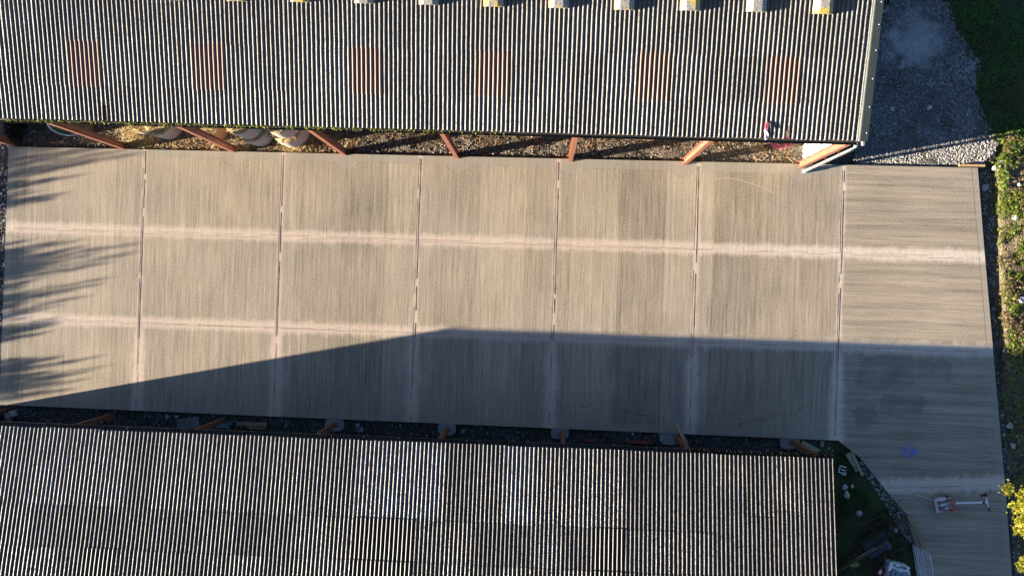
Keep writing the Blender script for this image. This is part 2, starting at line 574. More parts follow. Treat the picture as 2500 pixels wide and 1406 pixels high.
M['loose'] = vcol_mat('loose_stones', .92, .3, 40)
M['leaf'] = vcol_mat('leaves', .55, .25, 20, True, .35)
M['straw'] = vcol_mat('straw', .8, .25, 40, True)
M['net'] = worn('bale_net', (.42, .375, .32), (.33, .29, .245), 9, .85, .2, speck=(.46, .41, .34), bump=.6)
M['brown_net'] = worn('weathered_bale_side', (.40, .245, .10), (.30, .175, .075), 12, .9, .2, bump=.8)
M['bale_end'] = worn('straw_end', (.48, .38, .20), (.32, .24, .11), 30, .9, .2, speck=(.58, .48, .28), bump=1.0)
M['bark'] = worn('bark', (.10, .075, .05), (.06, .045, .035), 9, .95, .1, bump=.7)
M['green_tub'] = worn('green_plastic', (.055, .15, .095), (.075, .18, .12), 3, .5, .4)
M['white_rim'] = worn('white_rim', (.75, .74, .70), (.62, .61, .58), 5, .5, .4)
M['olive'] = worn('olive_paint', (.16, .15, .05), (.11, .105, .04), 5, .7, .3)
M['teal'] = worn('teal_sheet', (.07, .14, .15), (.09, .17, .18), 4, .7, .3)
M['blue_sheet'] = worn('blue_tarpaulin', (.06, .10, .14), (.045, .075, .11), 4, .6, .4)
M['galv'] = worn('galvanised_steel', (.48, .50, .52), (.38, .40, .42), 8, .45, .5, .4)
M['white'] = worn('chalky_white_paint', (.62, .60, .60), (.48, .45, .46), 12, .6, .3, speck=(.34, .28, .28))
M['plastic'] = worn('white_plastic', (.70, .72, .74), (.58, .60, .63), 4, .4, .5)
M['panel'] = worn('blue_grey_panel', (.27, .32, .40), (.21, .25, .32), 6, .5, .4)
M['red'] = worn('red_paint', (.45, .05, .05), (.35, .05, .055), 6, .5, .4, speck=(.40, .2, .2))
M['dark_red'] = worn('dark_red_plastic', (.20, .018, .022), (.14, .016, .02), 5, .5, .4)
M['metal_red'] = worn('faded_red_steel', (.25, .05, .05), (.18, .04, .04), 5, .6, .3)
M['yellow'] = worn('yellow_plastic', (.38, .37, .07), (.30, .29, .06), 6, .5, .4)
M['engine'] = worn('dusty_engine', (.27, .25, .26), (.16, .15, .16), 15, .6, .4, speck=(.4, .36, .37))
M['twine'] = worn('red_twine', (.30, .06, .10), (.40, .13, .17), 9, .7, .2)
M['rag'] = worn('pale_rag', (.72, .62, .62), (.66, .5, .52), 9, .8, .2)


def cap_mat():
    n = NT('lichened_cap', .9, .15)
    c = n.mix(n.mr(n.noise(22, 5, .7), .4, .6), (.33, .32, .29), (.13, .125, .115))
    blob = n.ma('MULTIPLY', n.mr(n.noise(1.5, 3), .48, .58), n.mr(n.noise(14, 4, .7), .4, .52))
    c = n.mix(blob, c, (.50, .34, .03))
    n.bump(n.noise(35, 5), .6, .012)
    return n.col(c)


M['cap'] = cap_mat()

# ------------------------------------------------------------------ ground, yard slab, paths
EYE = 4.57
COLS_X = [-21.774 + EYE * k for k in range(8)]
COLS_X[7] = 10.22
UP_Y, UP_Z, UP_T = 5.42, 5.30, math.tan(rad(12.5))       # upper barn eave line, height, slope
LO_Y, LO_Z, LO_T = -5.60, 3.28, math.tan(rad(10.5))       # lower shed

g = MB()
g.add([(-400, -400, -.30), (400, -400, -.30), (400, 400, -.30), (-400, 400, -.30)], [(0, 1, 2, 3)])
g.build('ground', M['field'], kind='structure', recentre=False)
g = MB()
g.add([(-40, -24, -.22), (30, -24, -.22), (30, 26, -.22), (-40, 26, -.22)], [(0, 1, 2, 3)])
g.build('farmyard_earth', M['soil'], kind='structure', recentre=False)


def bumpy_sheet(name, poly, z, mat, step=.14, amp=.03, fr=1.5, edge=.25, kind='structure', zfun=None):
    """uneven sheet of ground cut to a ragged outline"""
    xs, ys = [p[0] for p in poly], [p[1] for p in poly]
    x0, x1, y0, y1 = min(xs), max(xs), min(ys), max(ys)
    nx, ny = int((x1 - x0) / step) + 2, int((y1 - y0) / step) + 2
    mb, idx = MB(), {}
    ok = {}
    for i in range(nx):
        for j in range(ny):
            x, y = x0 + i * step, y0 + j * step
            w = Vector((x * 1.7, y * 1.7, 0))
            ok[i, j] = inside((x + edge * mnoise.noise(w), y + edge * mnoise.noise(w + Vector((7, 3, 1)))), poly)
    V, F = [], []
    def vid(i, j):
        if (i, j) not in idx:
            idx[i, j] = len(V)
            x, y = x0 + i * step, y0 + j * step
            h = amp * mnoise.fractal(Vector((x * fr, y * fr, 2.2)), 1.0, 2.0, 4)
            V.append((x, y, z + h + (zfun(x, y) if zfun else 0)))
        return idx[i, j]
    for i in range(nx - 1):
        for j in range(ny - 1):
            if ok[i, j] and ok[i + 1, j] and ok[i, j + 1] and ok[i + 1, j + 1]:
                F.append((vid(i, j), vid(i + 1, j), vid(i + 1, j + 1), vid(i, j + 1)))
    mb.add(V, F)
    return mb.build(name, mat, kind=kind, smooth=True, recentre=False)


pl = lambda pts, z=0: [tuple(P(u, v, z)[:2]) for u, v in pts]
# slab outline, going round
SLAB = [(-22.0, 5.275)] + [tuple(P(*q)[:2]) for q in ((2387, 410), (2404, 620), (2426, 870), (2454, 1185), (2472, 1420))]
d_ = Vector(SLAB[-1]) - Vector(SLAB[-2])
SLAB.append(tuple(Vector(SLAB[-1]) + d_ * 2.2))
q_ = P(2245, 1410)
SLAB += [(q_.x + .5, SLAB[-1][1])] + [tuple(P(*q)[:2]) for q in ((2245, 1410), (2234, 1330), (2214, 1256), (2158, 1190), (2100, 1117), (2047, 1075))] + [(-22.0, -5.335)]
SLAB = SLAB[::-1]
yard = MB()
n_ = len(SLAB)
yard.add([(x, y, 0) for x, y in SLAB], [tuple(range(n_))])
slab = yard.build('concrete_yard', M['concrete'], kind='structure', recentre=False)
e = MB()
for i in range(n_):
    a, b = SLAB[i], SLAB[(i + 1) % n_]
    e.add([(a[0], a[1], -.34), (b[0], b[1], -.34), (b[0], b[1], 0), (a[0], a[1], 0)], [(0, 1, 2, 3)])
e.build('slab_side', M['edge'], slab)


def strip_line(mb, a, b, w, z, gap=0.0, piece=.35, wander=.006):
    """a painted-thin ribbon of short pieces, some left out"""
    a, b = Vector((a[0], a[1], 0)), Vector((b[0], b[1], 0))
    L = (b - a).length
    x = (b - a) / L
    y = Vector((-x.y, x.x, 0))
    t = 0.0
    off = 0.0
    while t < L:
        s = min(piece * random.uniform(.5, 1.6), L - t)
        off += random.uniform(-wander, wander)
        off = max(-.02, min(.02, off))
        if random.random() >= gap:
            h = w * random.uniform(.7, 1.25) / 2
            p, q = a + x * t, a + x * (t + s)
            mb.add([p + y * (off - h) + Vector((0, 0, z)), q + y * (off - h) + Vector((0, 0, z)), q + y * (off + h) + Vector((0, 0, z)), p + y * (off + h) + Vector((0, 0, z))], [(0, 1, 2, 3)])
        t += s


for i, x in enumerate(JOINT_X):
    mb = MB()
    for dx in (-.035, .04):
        strip_line(mb, (x + dx, 5.25), (x + dx, -2.4), .016 if dx < 0 else .026, .004, .12)
        strip_line(mb, (x + dx * .3, -2.4), (x + dx * .3, -5.3), .012, .004, .3)
    mb.build('cut_joint', M['cut'], slab)
for k, m in (H1, H2):
    mb = MB()
    for dy in (-.03, .03):
        strip_line(mb, (-21.7, k * -21.7 + m + dy), (17.45, k * 17.45 + m + dy), .011, .005, .25, .5)
    mb.build('cut_joint', M['cut_thin'], slab)
mb = MB()
strip_line(mb, (14.0, H3[0] * 14 + H3[1]), (18.5, H3[0] * 18.5 + H3[1]), .014, .005, .2, .5)
mb.build('cut_joint', M['cut_thin'], slab)
# pale dust trail curving away from one joint, a pale construction line
mb = MB()
pts = [P(u, v) for u, v in ((1700, 450), (1720, 441), (1745, 436), (1775, 434), (1800, 438), (1830, 447), (1862, 459), (1892, 472))]
for a, b in zip(pts, pts[1:]):
    strip_line(mb, a, b, .03, .003, .1, .15, .01)
mb.build('dust_trail', M['trail'], slab)
mb = MB()
strip_line(mb, (2.56, 5.0), (2.56, -1.6), .022, .003, .25, .4)
mb.build('dust_trail', M['trail'], slab)

mb = MB()
for a, b in (((1415, 993), (1462, 997)), ((1518, 1004), (1622, 1021)), ((1800, 1036), (1880, 1018)), ((1880, 1018), (1962, 994))):
    strip_line(mb, P(*a), P(*b), .022, .003, .5, .09, .03)
mb.build('surface_crack', M['cut'], slab)
mb = MB()
for (u, v, n_s, L) in ((1025, 915, 9, .8), (1365, 920, 12, 1.0), (1875, 1045, 16, .35), (1040, 900, 6, .5), (1512, 428, 6, .45), (640, 1000, 8, .3)):
    for _ in range(n_s):
        q = P(u + random.uniform(-14, 14), v + random.uniform(-20, 20))
        a = math.pi / 2 + random.uniform(-.35, .2)
        strip_line(mb, q, q + Vector((math.cos(a), math.sin(a), 0)) * L * random.uniform(.3, 1), .014, .003, .3, .08, .01)
mb.build('dust_splash', M['trail'], slab)

# strips of ground beside the slab and under the buildings
bumpy_sheet('barn_floor', [(-22.4, 5.2), (10.5, 5.2), (10.5, 8.2), (-22.4, 8.2)], -.15, M['litter'], .12, .07, 2.2, .02)
g = MB()
g.add([(-22.4, 7.9, -.17), (10.5, 7.9, -.17), (10.5, 16, -.17), (-22.4, 16, -.17)], [(0, 1, 2, 3)])
g.build('barn_floor_inner', M['litter'], kind='structure', recentre=False)
bumpy_sheet('rubble_strip', [(-24, -7.2), (11.2, -7.2), (12.3, -5.3), (-24, -5.2)], -.17, M['strip'], .13, .05, 2.0, .02)
bumpy_sheet('gravel_edge', [(-30, -7.0), (-21.95, -7.0), (-21.95, 9), (-30, 9)], -.15, M['strip'], .2, .05, 1.5, .02)
GRAVEL = pl(((2080, 405), (2170, -120), (2290, -60), (2312, 0), (2340, 70), (2395, 160), (2382, 230), (2412, 300), (2440, 345), (2420, 400), (2400, 412), (2080, 412)), -.13)
bumpy_sheet('gravel_track', GRAVEL, -.13, M['gravel'], .14, .05, 1.2, .3)
bumpy_sheet('turf', pl(((2250, -140), (2620, -140), (2620, 420), (2380, 420), (2300, 200)), -.15), -.18, M['turf'], .18, .05, .9, .1)
CORNER = pl(((1990, 1075), (2050, 1074), (2105, 1120), (2162, 1190), (2218, 1256), (2238, 1330), (2250, 1420), (2250, 1600), (1980, 1600)), -.15)
bumpy_sheet('rough_corner', CORNER, -.16, M['turf'], .14, .06, 1.3, .03)

BANK = pl(((2405, 405), (2560, 330), (2640, 330), (2640, 1500), (2478, 1500), (2462, 1185), (2434, 870), (2412, 620)), -.2)


def bank_h(x, y):
    # distance east of the slab edge
    a, b = Vector(SLAB[-2]), Vector(SLAB[-5])
    ex = 17.19 - (y - 5.5) * .116
    d = x - ex
    k = 1 if y > -1.8 else max(0.12, 1 - (-1.8 - y) / 1.6)
    s = .42 + .22 * mnoise.noise(Vector((0, y * .8, 5))) + max(0, (y - 2) * .09)
    t = min(1, max(0, (d - s) / .16))
    return (t * t * (3 - 2 * t)) * (.26 + .16 * mnoise.noise(Vector((x * .7, y * .7, 1)))) * k - .06


bumpy_sheet('earth_bank', BANK, -.17, M['bank'], .10, .09, 2.4, .03, zfun=bank_h)


def ground_z(x, y):
    return -.17 + bank_h(x, y)


# loose stones, straw litter, weeds and grass
def scatter_stones(name, area, count, rmin, rmax, cols, z, label, cat='stones', dens=None):
    mb = MB()
    xs, ys = [p[0] for p in area], [p[1] for p in area]
    k = 0
    tries = 0
    while k < count and tries < count * 20:
        tries += 1
        x, y = random.uniform(min(xs), max(xs)), random.uniform(min(ys), max(ys))
        if not inside((x, y), area) or (dens and random.random() > dens(x, y)):
            continue
        r = rmin + (rmax - rmin) * random.random() ** 2.5
        zz = z(x, y) if callable(z) else z
        mb.lump((x, y, zz + r * .2), r, 0 if r < .035 else 1, .35, (1, random.uniform(.6, 1), .6), jit(random.choice(cols), .3), random.uniform(0, 90), random.uniform(0, 6))
        k += 1
    return mb.build(name, M['loose'], label=label, cat=cat, kind='stuff', recentre=False)


greys = [(.20, .195, .19), (.28, .275, .26), (.14, .135, .13), (.36, .35, .34)]
lights = [(.46, .44, .41), (.38, .36, .33), (.55, .53, .50), (.26, .24, .22)]
browns = [(.20, .165, .13), (.26, .225, .19), (.14, .115, .09), (.32, .285, .25), (.11, .09, .07)]
scatter_stones('gravel_stones', GRAVEL, 9000, .012, .032, greys + [(.45, .45, .45)], -.12, 'blue-grey loose gravel in the barn shadow beside the gable', 'gravel', lambda x, y: .35 + .65 * abs(mnoise.noise(Vector((x * .8, y * .8, 0)))))
scatter_stones('crushed_stone', pl(((2110, 404), (2180, 388), (2250, 372), (2330, 356), (2420, 338), (2440, 350), (2420, 380), (2400, 402)), -.13), 4200, .012, .038, [(.34, .32, .29), (.26, .245, .22), (.44, .42, .39), (.18, .165, .15), (.22, .2, .17)], -.115, 'pale crushed stone in the sun along the top edge of the slab', 'crushed stone')
scatter_stones('barn_rubble', [(-21.5, 5.34), (10.1, 5.34), (10.1, 7.0), (-21.5, 7.0)], 7500, .012, .042, browns, -.125, 'brown stony rubble between the slab and the open barn front', 'rubble', lambda x, y: .35 + .65 * max(0, min(1, (6.4 - y) * 1.2)))
scatter_stones('dark_rubble', [(-24, -6.6), (11.8, -6.6), (12.0, -5.5), (11.5, -5.42), (-24, -5.38)], 3800, .018, .055, [(.10, .10, .10), (.14, .14, .14), (.07, .066, .062), (.19, .19, .19)], -.15, 'dark rubble in the gap between slab and lower shed', 'rubble')
scatter_stones('left_rubble', [(-24, -6), (-22.03, -6), (-22.03, 7), (-24, 7)], 1800, .02, .06, [(.3, .29, .28), (.42, .40, .38), (.2, .19, .18)], -.13, 'grey rubble along the left end of the slab', 'rubble')
scatter_stones('verge_stones', pl(((2392, 415), (2418, 415), (2432, 600), (2436, 880), (2470, 1190), (2500, 1406), (2480, 1406), (2458, 1185), (2428, 870), (2406, 620)), -.2), 1500, .02, .07, [(.14, .135, .13), (.22, .215, .2), (.09, .085, .08)], ground_z, 'grey stones in the trench along the right slab edge', 'stones')
scatter_stones('corner_gravel', pl(((2105, 1124), (2166, 1195), (2220, 1262), (2228, 1330), (2200, 1300), (2150, 1215), (2095, 1135)), -.15), 900, .016, .05, greys, -.14, 'grey chippings beside the slanted slab edge', 'chippings')
mb = MB()
golds = [(.42, .31, .14), (.34, .23, .10), (.52, .42, .24), (.26, .17, .08), (.38, .23, .10)]
rusts = [(.27, .15, .06), (.19, .11, .05), (.34, .21, .09), (.14, .09, .05)]
for _ in range(15000):
    u = random.uniform(60, 1960)
    x = -21.774 + (u - 30) / 60.6 
    y = random.uniform(5.36, 7.1)
    hot = 1.0 if -16.9 < x < -7.6 else (.45 if y > 5.95 + .3 * mnoise.noise(Vector((x, 0, 0))) or x > 8.4 else .05)
    if x < -17.2:
        hot = .06
    if random.random() > hot:
        continue
    cols = golds if (x < -8 or x > 8) else rusts
    straw(mb, (x, y, -.13 + random.random() ** 2 * .1), random.uniform(.08, .24), jit(random.choice(cols), .3), .5, .009)
mb.build('straw_litter', M['straw'], label='golden straw scattered on the earth under the barn eave', cat='straw', kind='stuff', recentre=False)

mb = MB()
green_l = [(.115, .17, .02), (.15, .18, .025), (.085, .14, .018), (.19, .19, .035)]
dry_l = [(.19, .14, .065), (.24, .18, .095), (.14, .095, .05)]
W_AREA = pl(((2420, 400), (2430, 330), (2560, 330), (2560, 1406), (2500, 1406), (2475, 1180), (2440, 870), (2420, 640)), -.1)
wx, wy = [p[0] for p in W_AREA], [p[1] for p in W_AREA]
for _ in range(6000):
    x, y = random.uniform(min(wx), max(wx)), random.uniform(min(wy), max(wy))
    if not inside((x, y), W_AREA):
        continue
    dn = mnoise.noise(Vector((x * 1.1, y * 1.1, 9)))
    if y < -2.2 and random.random() < .72:
        continue
    if dn < -.03 and random.random() < .88:
        continue
    if ground_z(x, y) < -.15 and y > -2:
        continue
    dry = mnoise.noise(Vector((x * .9, y * .9, 30))) + random.uniform(-.3, .3) > .08
    big = random.random() < .3
    r = random.uniform(.05, .16)
    for _ in range(random.randint(6, 14)):
        a, s = random.uniform(0, 6.3), r * math.sqrt(random.random())
        c = jit(random.choice(dry_l if dry else green_l), .3)
        leaf(mb, (x + s * math.cos(a), y + s * math.sin(a), ground_z(x, y) + random.uniform(.01, .20)), random.uniform(.05, .12) * (1.3 if big else 1), c)
mb.build('verge_weeds', M['leaf'], label='yellow-green weeds covering the sunlit bank on the right', cat='weeds', kind='stuff', recentre=False)

mb = MB()
T_AREA = pl(((2318, -60), (2560, -60), (2560, 345), (2440, 345), (2400, 250), (2400, 150), (2345, 60)), -.1)
wx, wy = [p[0] for p in T_AREA], [p[1] for p in T_AREA]
for _ in range(16000):
    x, y = random.uniform(min(wx), max(wx)), random.uniform(min(wy), max(wy))
    if not inside((x + .75 * mnoise.noise(Vector((x * 1.2, y * 1.2, 0))) + random.gauss(.1, .16), y), T_AREA) or mnoise.noise(Vector((x * .8, y * .8, 3))) < -.28:
        continue
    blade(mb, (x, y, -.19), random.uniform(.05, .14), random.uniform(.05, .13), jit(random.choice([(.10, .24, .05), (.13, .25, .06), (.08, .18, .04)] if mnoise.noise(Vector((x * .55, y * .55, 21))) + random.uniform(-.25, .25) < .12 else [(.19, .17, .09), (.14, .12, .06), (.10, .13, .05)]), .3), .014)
mb.build('grass', M['leaf'], label='dark green grass in the barn shadow at the top right', cat='grass', kind='stuff', recentre=False)
mb = MB()
G2 = pl(((2040, 1090), (2095, 1125), (2160, 1215), (2200, 1290), (2215, 1406), (2040, 1406)), -.1)
wx, wy = [p[0] for p in G2], [p[1] for p in G2]
for _ in range(8000):
    x, y = random.uniform(min(wx), max(wx)), random.uniform(min(wy), max(wy))
    if not inside((x, y), G2) or mnoise.noise(Vector((x * .9, y * .9, 13))) < -.1:
        continue
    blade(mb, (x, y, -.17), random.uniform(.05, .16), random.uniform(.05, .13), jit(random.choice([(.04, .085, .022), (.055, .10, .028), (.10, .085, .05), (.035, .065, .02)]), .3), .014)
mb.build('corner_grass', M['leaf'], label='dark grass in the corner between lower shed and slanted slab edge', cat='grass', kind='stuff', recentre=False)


# ------------------------------------------------------------------ corrugated roofs
PITCH = .1525
COVER = PITCH * 7
AMP = .027


class Roof:
    def __init__(s, y0, z0, tan, sy, amp=.027):
        s.amp = amp
        s.y0, s.z0, s.sy = y0, z0, sy
        a = math.atan(tan)
        s.c, s.s = math.cos(a), math.sin(a)

    def pt(s, x, d, h):
        """x along the eave, d up the slope, h off the surface"""
        return (x, s.y0 + s.sy * (d * s.c - h * s.s), s.z0 + d * s.s + h * s.c)

    def hit(s, u, v):
        """photo pixel -> (x, distance up the slope)"""
        d = ROT @ Vector(((u - 1250) / FPX, -(v - 703) / FPX, -1))
        k = s.s / s.c * s.sy
        t = (s.z0 - k * s.y0 - CAM_H) / (d.z - k * d.y)
        return t * d.x, (t * d.y - s.y0) * s.sy / s.c

    def sheet(s, mb, x0, n, d0, d1, lift, tone, skew=0.0, holes=(), seg=12):
        k = max(2, int((d1 - d0) / .35) + 1)
        ts = [0, .009 / (d1 - d0)] + [(i + 1) / (k + 1) for i in range(k)] + [1 - .009 / (d1 - d0), 1]
        rows = len(ts) - 1
        nx = int(n * seg)
        V, F = [], []
        ph = random.uniform(-.004, .004)
        for j in range(rows + 1):
            t = ts[j]
            d = d0 + (d1 - d0) * t
            for i in range(nx + 1):
                x = x0 + i * PITCH / seg
                h = s.amp * math.cos(2 * math.pi * i / seg) + lift * (1 - t) + .004 * mnoise.noise(Vector((x * .8, d * .8, lift * 100)))
                w = .006 * mnoise.noise(Vector((x * 3, d * 2.0, 5)))
                V.append(s.pt(x + ph + skew * (1 - t) + w, d, h))
        for j in range(rows):
            for i in range(nx):
                if holes:
                    cx, cd = x0 + (i + .5) * PITCH / seg, d0 + (d1 - d0) * (ts[j] + ts[j + 1]) / 2
                    if any(a <= cx <= b and c <= cd <= e_ for a, b, c, e_ in holes):
                        continue
                a = j * (nx + 1) + i
                q = (a, a + 1, a + nx + 2, a + nx + 1)
                F.append(q if s.sy > 0 else q[::-1])
        mb.add(V, F, tone)


def finish_roof(o):
    m = o.modifiers.new('thickness', 'SOLIDIFY')
    m.thickness = .007
    m.offset = -1
    return o


UR = Roof(UP_Y, UP_Z, UP_T, 1)
LR = Roof(LO_Y, LO_Z, LO_T, -1, .034)

# ---- upper barn
barn = thing('hay_barn', 'long hay barn with lichened corrugated roof and orange steel columns along the open front', 'barn', (-6, 10.4, -.17))
xR = UR.hit(2094, 350)[0]                      # right end of the sheets
ncol = 31
x_first = xR - ncol * COVER
dB = UR.hit(900, 226)[1]
dA = UR.hit(900, 116)[1]
dT = UR.hit(1045, 13)[1]
RIDGE = dT + .95
sky_cols = {}
for u in (202, 510, 897, 1210, 1600, 1920):
    xc = UR.hit(u, 160 + (u - 200) * .02)[0]
    sky_cols[int((xc - x_first) / COVER)] = u
holes = []
for (u0, u1, v0, v1) in ((1872, 1883, 330, 348), (1919, 1927, 322, 345), (252, 260, 262, 288)):
    a, b = UR.hit(u0, v1), UR.hit(u1, v0)
    holes.append((a[0], b[0], max(-.1, a[1]), b[1]))
mb = MB()
lights_up = []
for k in range(ncol):
    xs0 = x_first + k * COVER
    for r, (d0, d1) in enumerate(((-.02, dB + .12), (dB - .02, dA + .12), (dA - .02, dT + .12), (dT - .02, RIDGE))):
        tn = random.uniform(.75, 1.2)
        cl = max(0, random.gauss(0, .12))
        ye = .5 if k < 9 and random.random() < .6 else random.random() * .35
        dd0 = d0 + random.uniform(-.012, .012)
        if r == 1 and k in sky_cols:
            lights_up.append((xs0, dd0 - .02, d1))
            continue
        UR.sheet(mb, xs0 - .02, 7.5 if k < ncol - 1 else 7.0, dd0, d1, .007 if r else 0.003, (tn, cl, ye), random.uniform(-.006, .006), holes if r == 0 else ())
    # back slope, seen only from elsewhere
roof_o = finish_roof(mb.build('roof', M['roof'], barn, smooth=True))
for (x0, d0, d1) in lights_up:
    mb = MB()
    UR.sheet(mb, x0 - .02, 7.5, d0, d1, .02, (1, 1, 1))
    finish_roof(mb.build('rooflight', M['skylight'], roof_o, smooth=True))
ry, rz = UR.pt(0, RIDGE, 0)[1:]
BACK = Roof(2 * ry - UP_Y, UP_Z, UP_T, -1)
mb = MB()
for k in range(ncol):
    BACK.sheet(mb, x_first + k * COVER - .02, 7.5 if k < ncol - 1 else 7, -.02, RIDGE, .004, (random.uniform(.8, 1.15), 0, .3), 0, (), 6)
finish_roof(mb.build('back_roof_slope', M['roof'], barn, smooth=True))
mb = MB()
for i in range(9):
    pass
mb.tube([(x_first, ry, rz + .02), (xR, ry, rz + .02)], .13, 12)
mb.build('ridge_roll', M['cap'], barn, smooth=True)
# raised ventilator caps running down from the ridge
cap_x0, cap_d = UR.hit(1047, 13)
for k in range(-9, 7):
    xc = cap_x0 + k * 2 * COVER
    if xc < x_first + .4:
        continue
    d0 = cap_d - .01 + random.uniform(-.02, .02)
    d1 = RIDGE + .02
    mb = MB()
    prof = [(-.33, -.01), (-.30, .06), (-.18, .175), (-.14, .19), (.14, .19), (.18, .175), (.30, .06), (.33, -.01)]
    V, F = [], []
    rows = 6
    for j in range(rows + 1):
        d = d0 + (d1 - d0) * j / rows
        for (x, h) in prof:
            V.append(UR.pt(xc + x, d, h + AMP + .006 * mnoise.noise(Vector((xc + x, d * 3, 0)))))
    m_ = len(prof)
    for j in range(rows):
        for i in range(m_ - 1):
            F.append((j * m_ + i, j * m_ + i + 1, (j + 1) * m_ + i + 1, (j + 1) * m_ + i))
    F.append(tuple(range(m_ - 1, -1, -1)))
    mb.add(V, F)
    mb.build('ridge_vent', M['cap'], barn)
# right verge flashing: a folded strip sloping outwards down the gable edge
mb = MB()
xv = xR - .03
prof = [(0, -.01), (.05, .032), (.08, .036), (.34, .0), (.36, -.03), (.36, -.16)]
V, F = [], []
rows = 14
for j in range(rows + 1):
    d = -.03 + (RIDGE + .03) * j / rows
    for (x, h) in prof:
        V.append(UR.pt(xv + x, d, h + AMP))
m_ = len(prof)
for j in range(rows):
    for i in range(m_ - 1):
        F.append((j * m_ + i, j * m_ + i + 1, (j + 1) * m_ + i + 1, (j + 1) * m_ + i))
mb.add(V, F)
vf = finish_roof(mb.build('verge_flashing', M['verge'], barn))
mb = MB()
for d in (.25, 1.1, 2.0, 2.9, 3.7, 4.4):
    c = UR.pt(xv + .27, d, AMP + .02)
    MB().lump(c, .022, 1, .05, (1, 1, .6)).build('flashing_bolt', M['galv'], vf)


def gutter(x0, x1, y, z, r=.075, sy=1):
    mb = MB()
    n, V, F = 9, [], []
    nseg = 34
    for i in range(nseg + 1):
        x = x0 + (x1 - x0) * i / nseg
        dz = .012 * mnoise.noise(Vector((x * .4, y, 0)))
        for ro in (r, r - .006):
            for k in range(n):
                a = math.pi + math.pi * k / (n - 1)
                V.append((x, y + ro * math.cos(a), z + dz + ro * math.sin(a)))
    m_ = 2 * n
    for i in range(nseg):
        a, b = i * m_, (i + 1) * m_
        for k in range(n - 1):
            F.append((a + k, a + k + 1, b + k + 1, b + k))
            F.append((a + n + k + 1, a + n + k, b + n + k, b + n + k + 1))
        F.append((a, b, b + n, a + n))
        F.append((a + n - 1, a + 2 * n - 1, b + 2 * n - 1, b + n - 1))
    mb.add(V, F)
    return mb


gut = gutter(x_first, xR + .12, UP_Y - .075, UP_Z - .045).build('gutter', M['black'], barn, smooth=True)
mb = MB()
mossc = [(.14, .15, .02), (.10, .12, .015), (.20, .19, .03), (.06, .07, .012), (.05, .04, .015)]
for _ in range(2400):
    x = random.uniform(-18.6, -1.2)
    dn = mnoise.noise(Vector((x * 3.2, 0, 4)))
    fade = 1 if x < -11 else max(.12, 1 - (x + 11) / 11)
    if random.random() > (.45 + dn) * fade * 1.5:
        continue
    mb.lump((x, UP_Y - random.uniform(.0, .11), UP_Z + random.uniform(-.05, .0)), random.uniform(.014, .038), 0, .4, (1, 1, .8), jit(random.choice(mossc), .4), random.uniform(0, 50))
mb.build('moss', M['loose'], gut, kind='stuff')
mb = MB()
mb.box((xR + .19, UP_Y - .075, UP_Z - .06), (.10, .17, .14), bev=.02)
mb.build('gutter_end', M['pipe'], gut)


def i_column(x, y, z0, z1, fw=.165, dp=.26, tf=.016, tw=.011):
    mb = MB()
    h = z1 - z0
    for s in (-1, 1):
        mb.box((x, y + s * (dp / 2 - tf / 2), z0 + h / 2), (fw, tf, h))
    mb.box((x, y, z0 + h / 2), (tw, dp - 2 * tf, h))
    return mb


for k, x in enumerate(COLS_X):
    zt = UP_Z - .12
    c_ = i_column(x, 5.42, -.2, zt).build('column', M['oxide'], barn)
    # foot plate and rafter of this frame
    b_ = MB()
    b_.box((x, 5.42, -.10), (.30, .36, .02))
    b_.build('base_plate', M['oxide'], c_)
    mb = MB()
    mb.beam((x, 5.5, UP_Z - .2), (x, ry, rz - .32), .12, .2)
    mb.beam((x, ry, rz - .32), (x, 2 * ry - 5.5, UP_Z - .2), .12, .2)
    mb.build('rafter', M['oxide'], barn)
    i_column(x, 2 * ry - 5.45, -.2, zt).build('column', M['oxide'], barn)
mb = MB()
mb.beam((COLS_X[0], 5.44, UP_Z - .11), (COLS_X[-1], 5.44, UP_Z - .11), .06, .12)
mb.build('eaves_beam', M['oxide'], barn)


def ribbed_wall(axis, pos, a0, a1, z0, ztop, t, rib=.2, depth=.028):
    """profiled cladding with slanted rib sides; ztop(a) is the height of its top"""
    mb = MB()
    n = int((a1 - a0) / rib) + 1
    V, F = [], []
    prof = [(0, 0), (.5, 0), (.62, 1), (.88, 1)]
    pts = []
    for i in range(n):
        for (f, d) in prof:
            a = a0 + (i + f) * rib
            if a <= a1:
                pts.append((a, d * depth))
    for a, d in pts:
        for z in (z0, ztop(a)):
            V.append((pos + d * t, a, z) if axis == 'x' else (a, pos + d * t, z))
    for i in range(len(pts) - 1):
        F.append((2 * i, 2 * i + 2, 2 * i + 3, 2 * i + 1))
    mb.add(V, F)
    return mb


roof_at = lambda y: UP_Z + (min(y, 2 * ry - y) - UP_Y) * UP_T + .005
YB = 2 * ry - 5.3
gw = ribbed_wall('x', 10.36, 5.55, YB, -.15, roof_at, 1).build('gable_lining', M['white_sheet'], barn)
ribbed_wall('x', 10.44, 5.40, YB, -.15, roof_at, 1).build('gable_cladding', M['green_sheet'], barn)
mb = MB()
for z in (.50, 2.05, 3.6):
    mb.box((10.325, (5.56 + YB) / 2, z), (.06, YB - 5.6, .11))
mb.build('sheeting_rail', M['rail'], gw)
ribbed_wall('x', -21.93, 5.5, YB, -.15, roof_at, 1).build('gable_cladding', M['grey_sheet'], barn)
ribbed_wall('y', YB, -21.9, 10.4, -.15, lambda a: UP_Z + .03, 1).build('back_wall', M['green_sheet'], barn)
dp = MB()
b0, b1 = P(1958, 416, .02), P(2090, 358, UP_Z - .3)
dp.tube([(10.40, 5.17, .0), (10.40, 5.17, .06), (10.40, 5.17, UP_Z - .35), (10.44, 5.24, UP_Z - .2), (10.52, UP_Y - .08, UP_Z - .12)], .057, 14)
dpo = dp.build('downpipe', M['pipe'], barn, smooth=True)
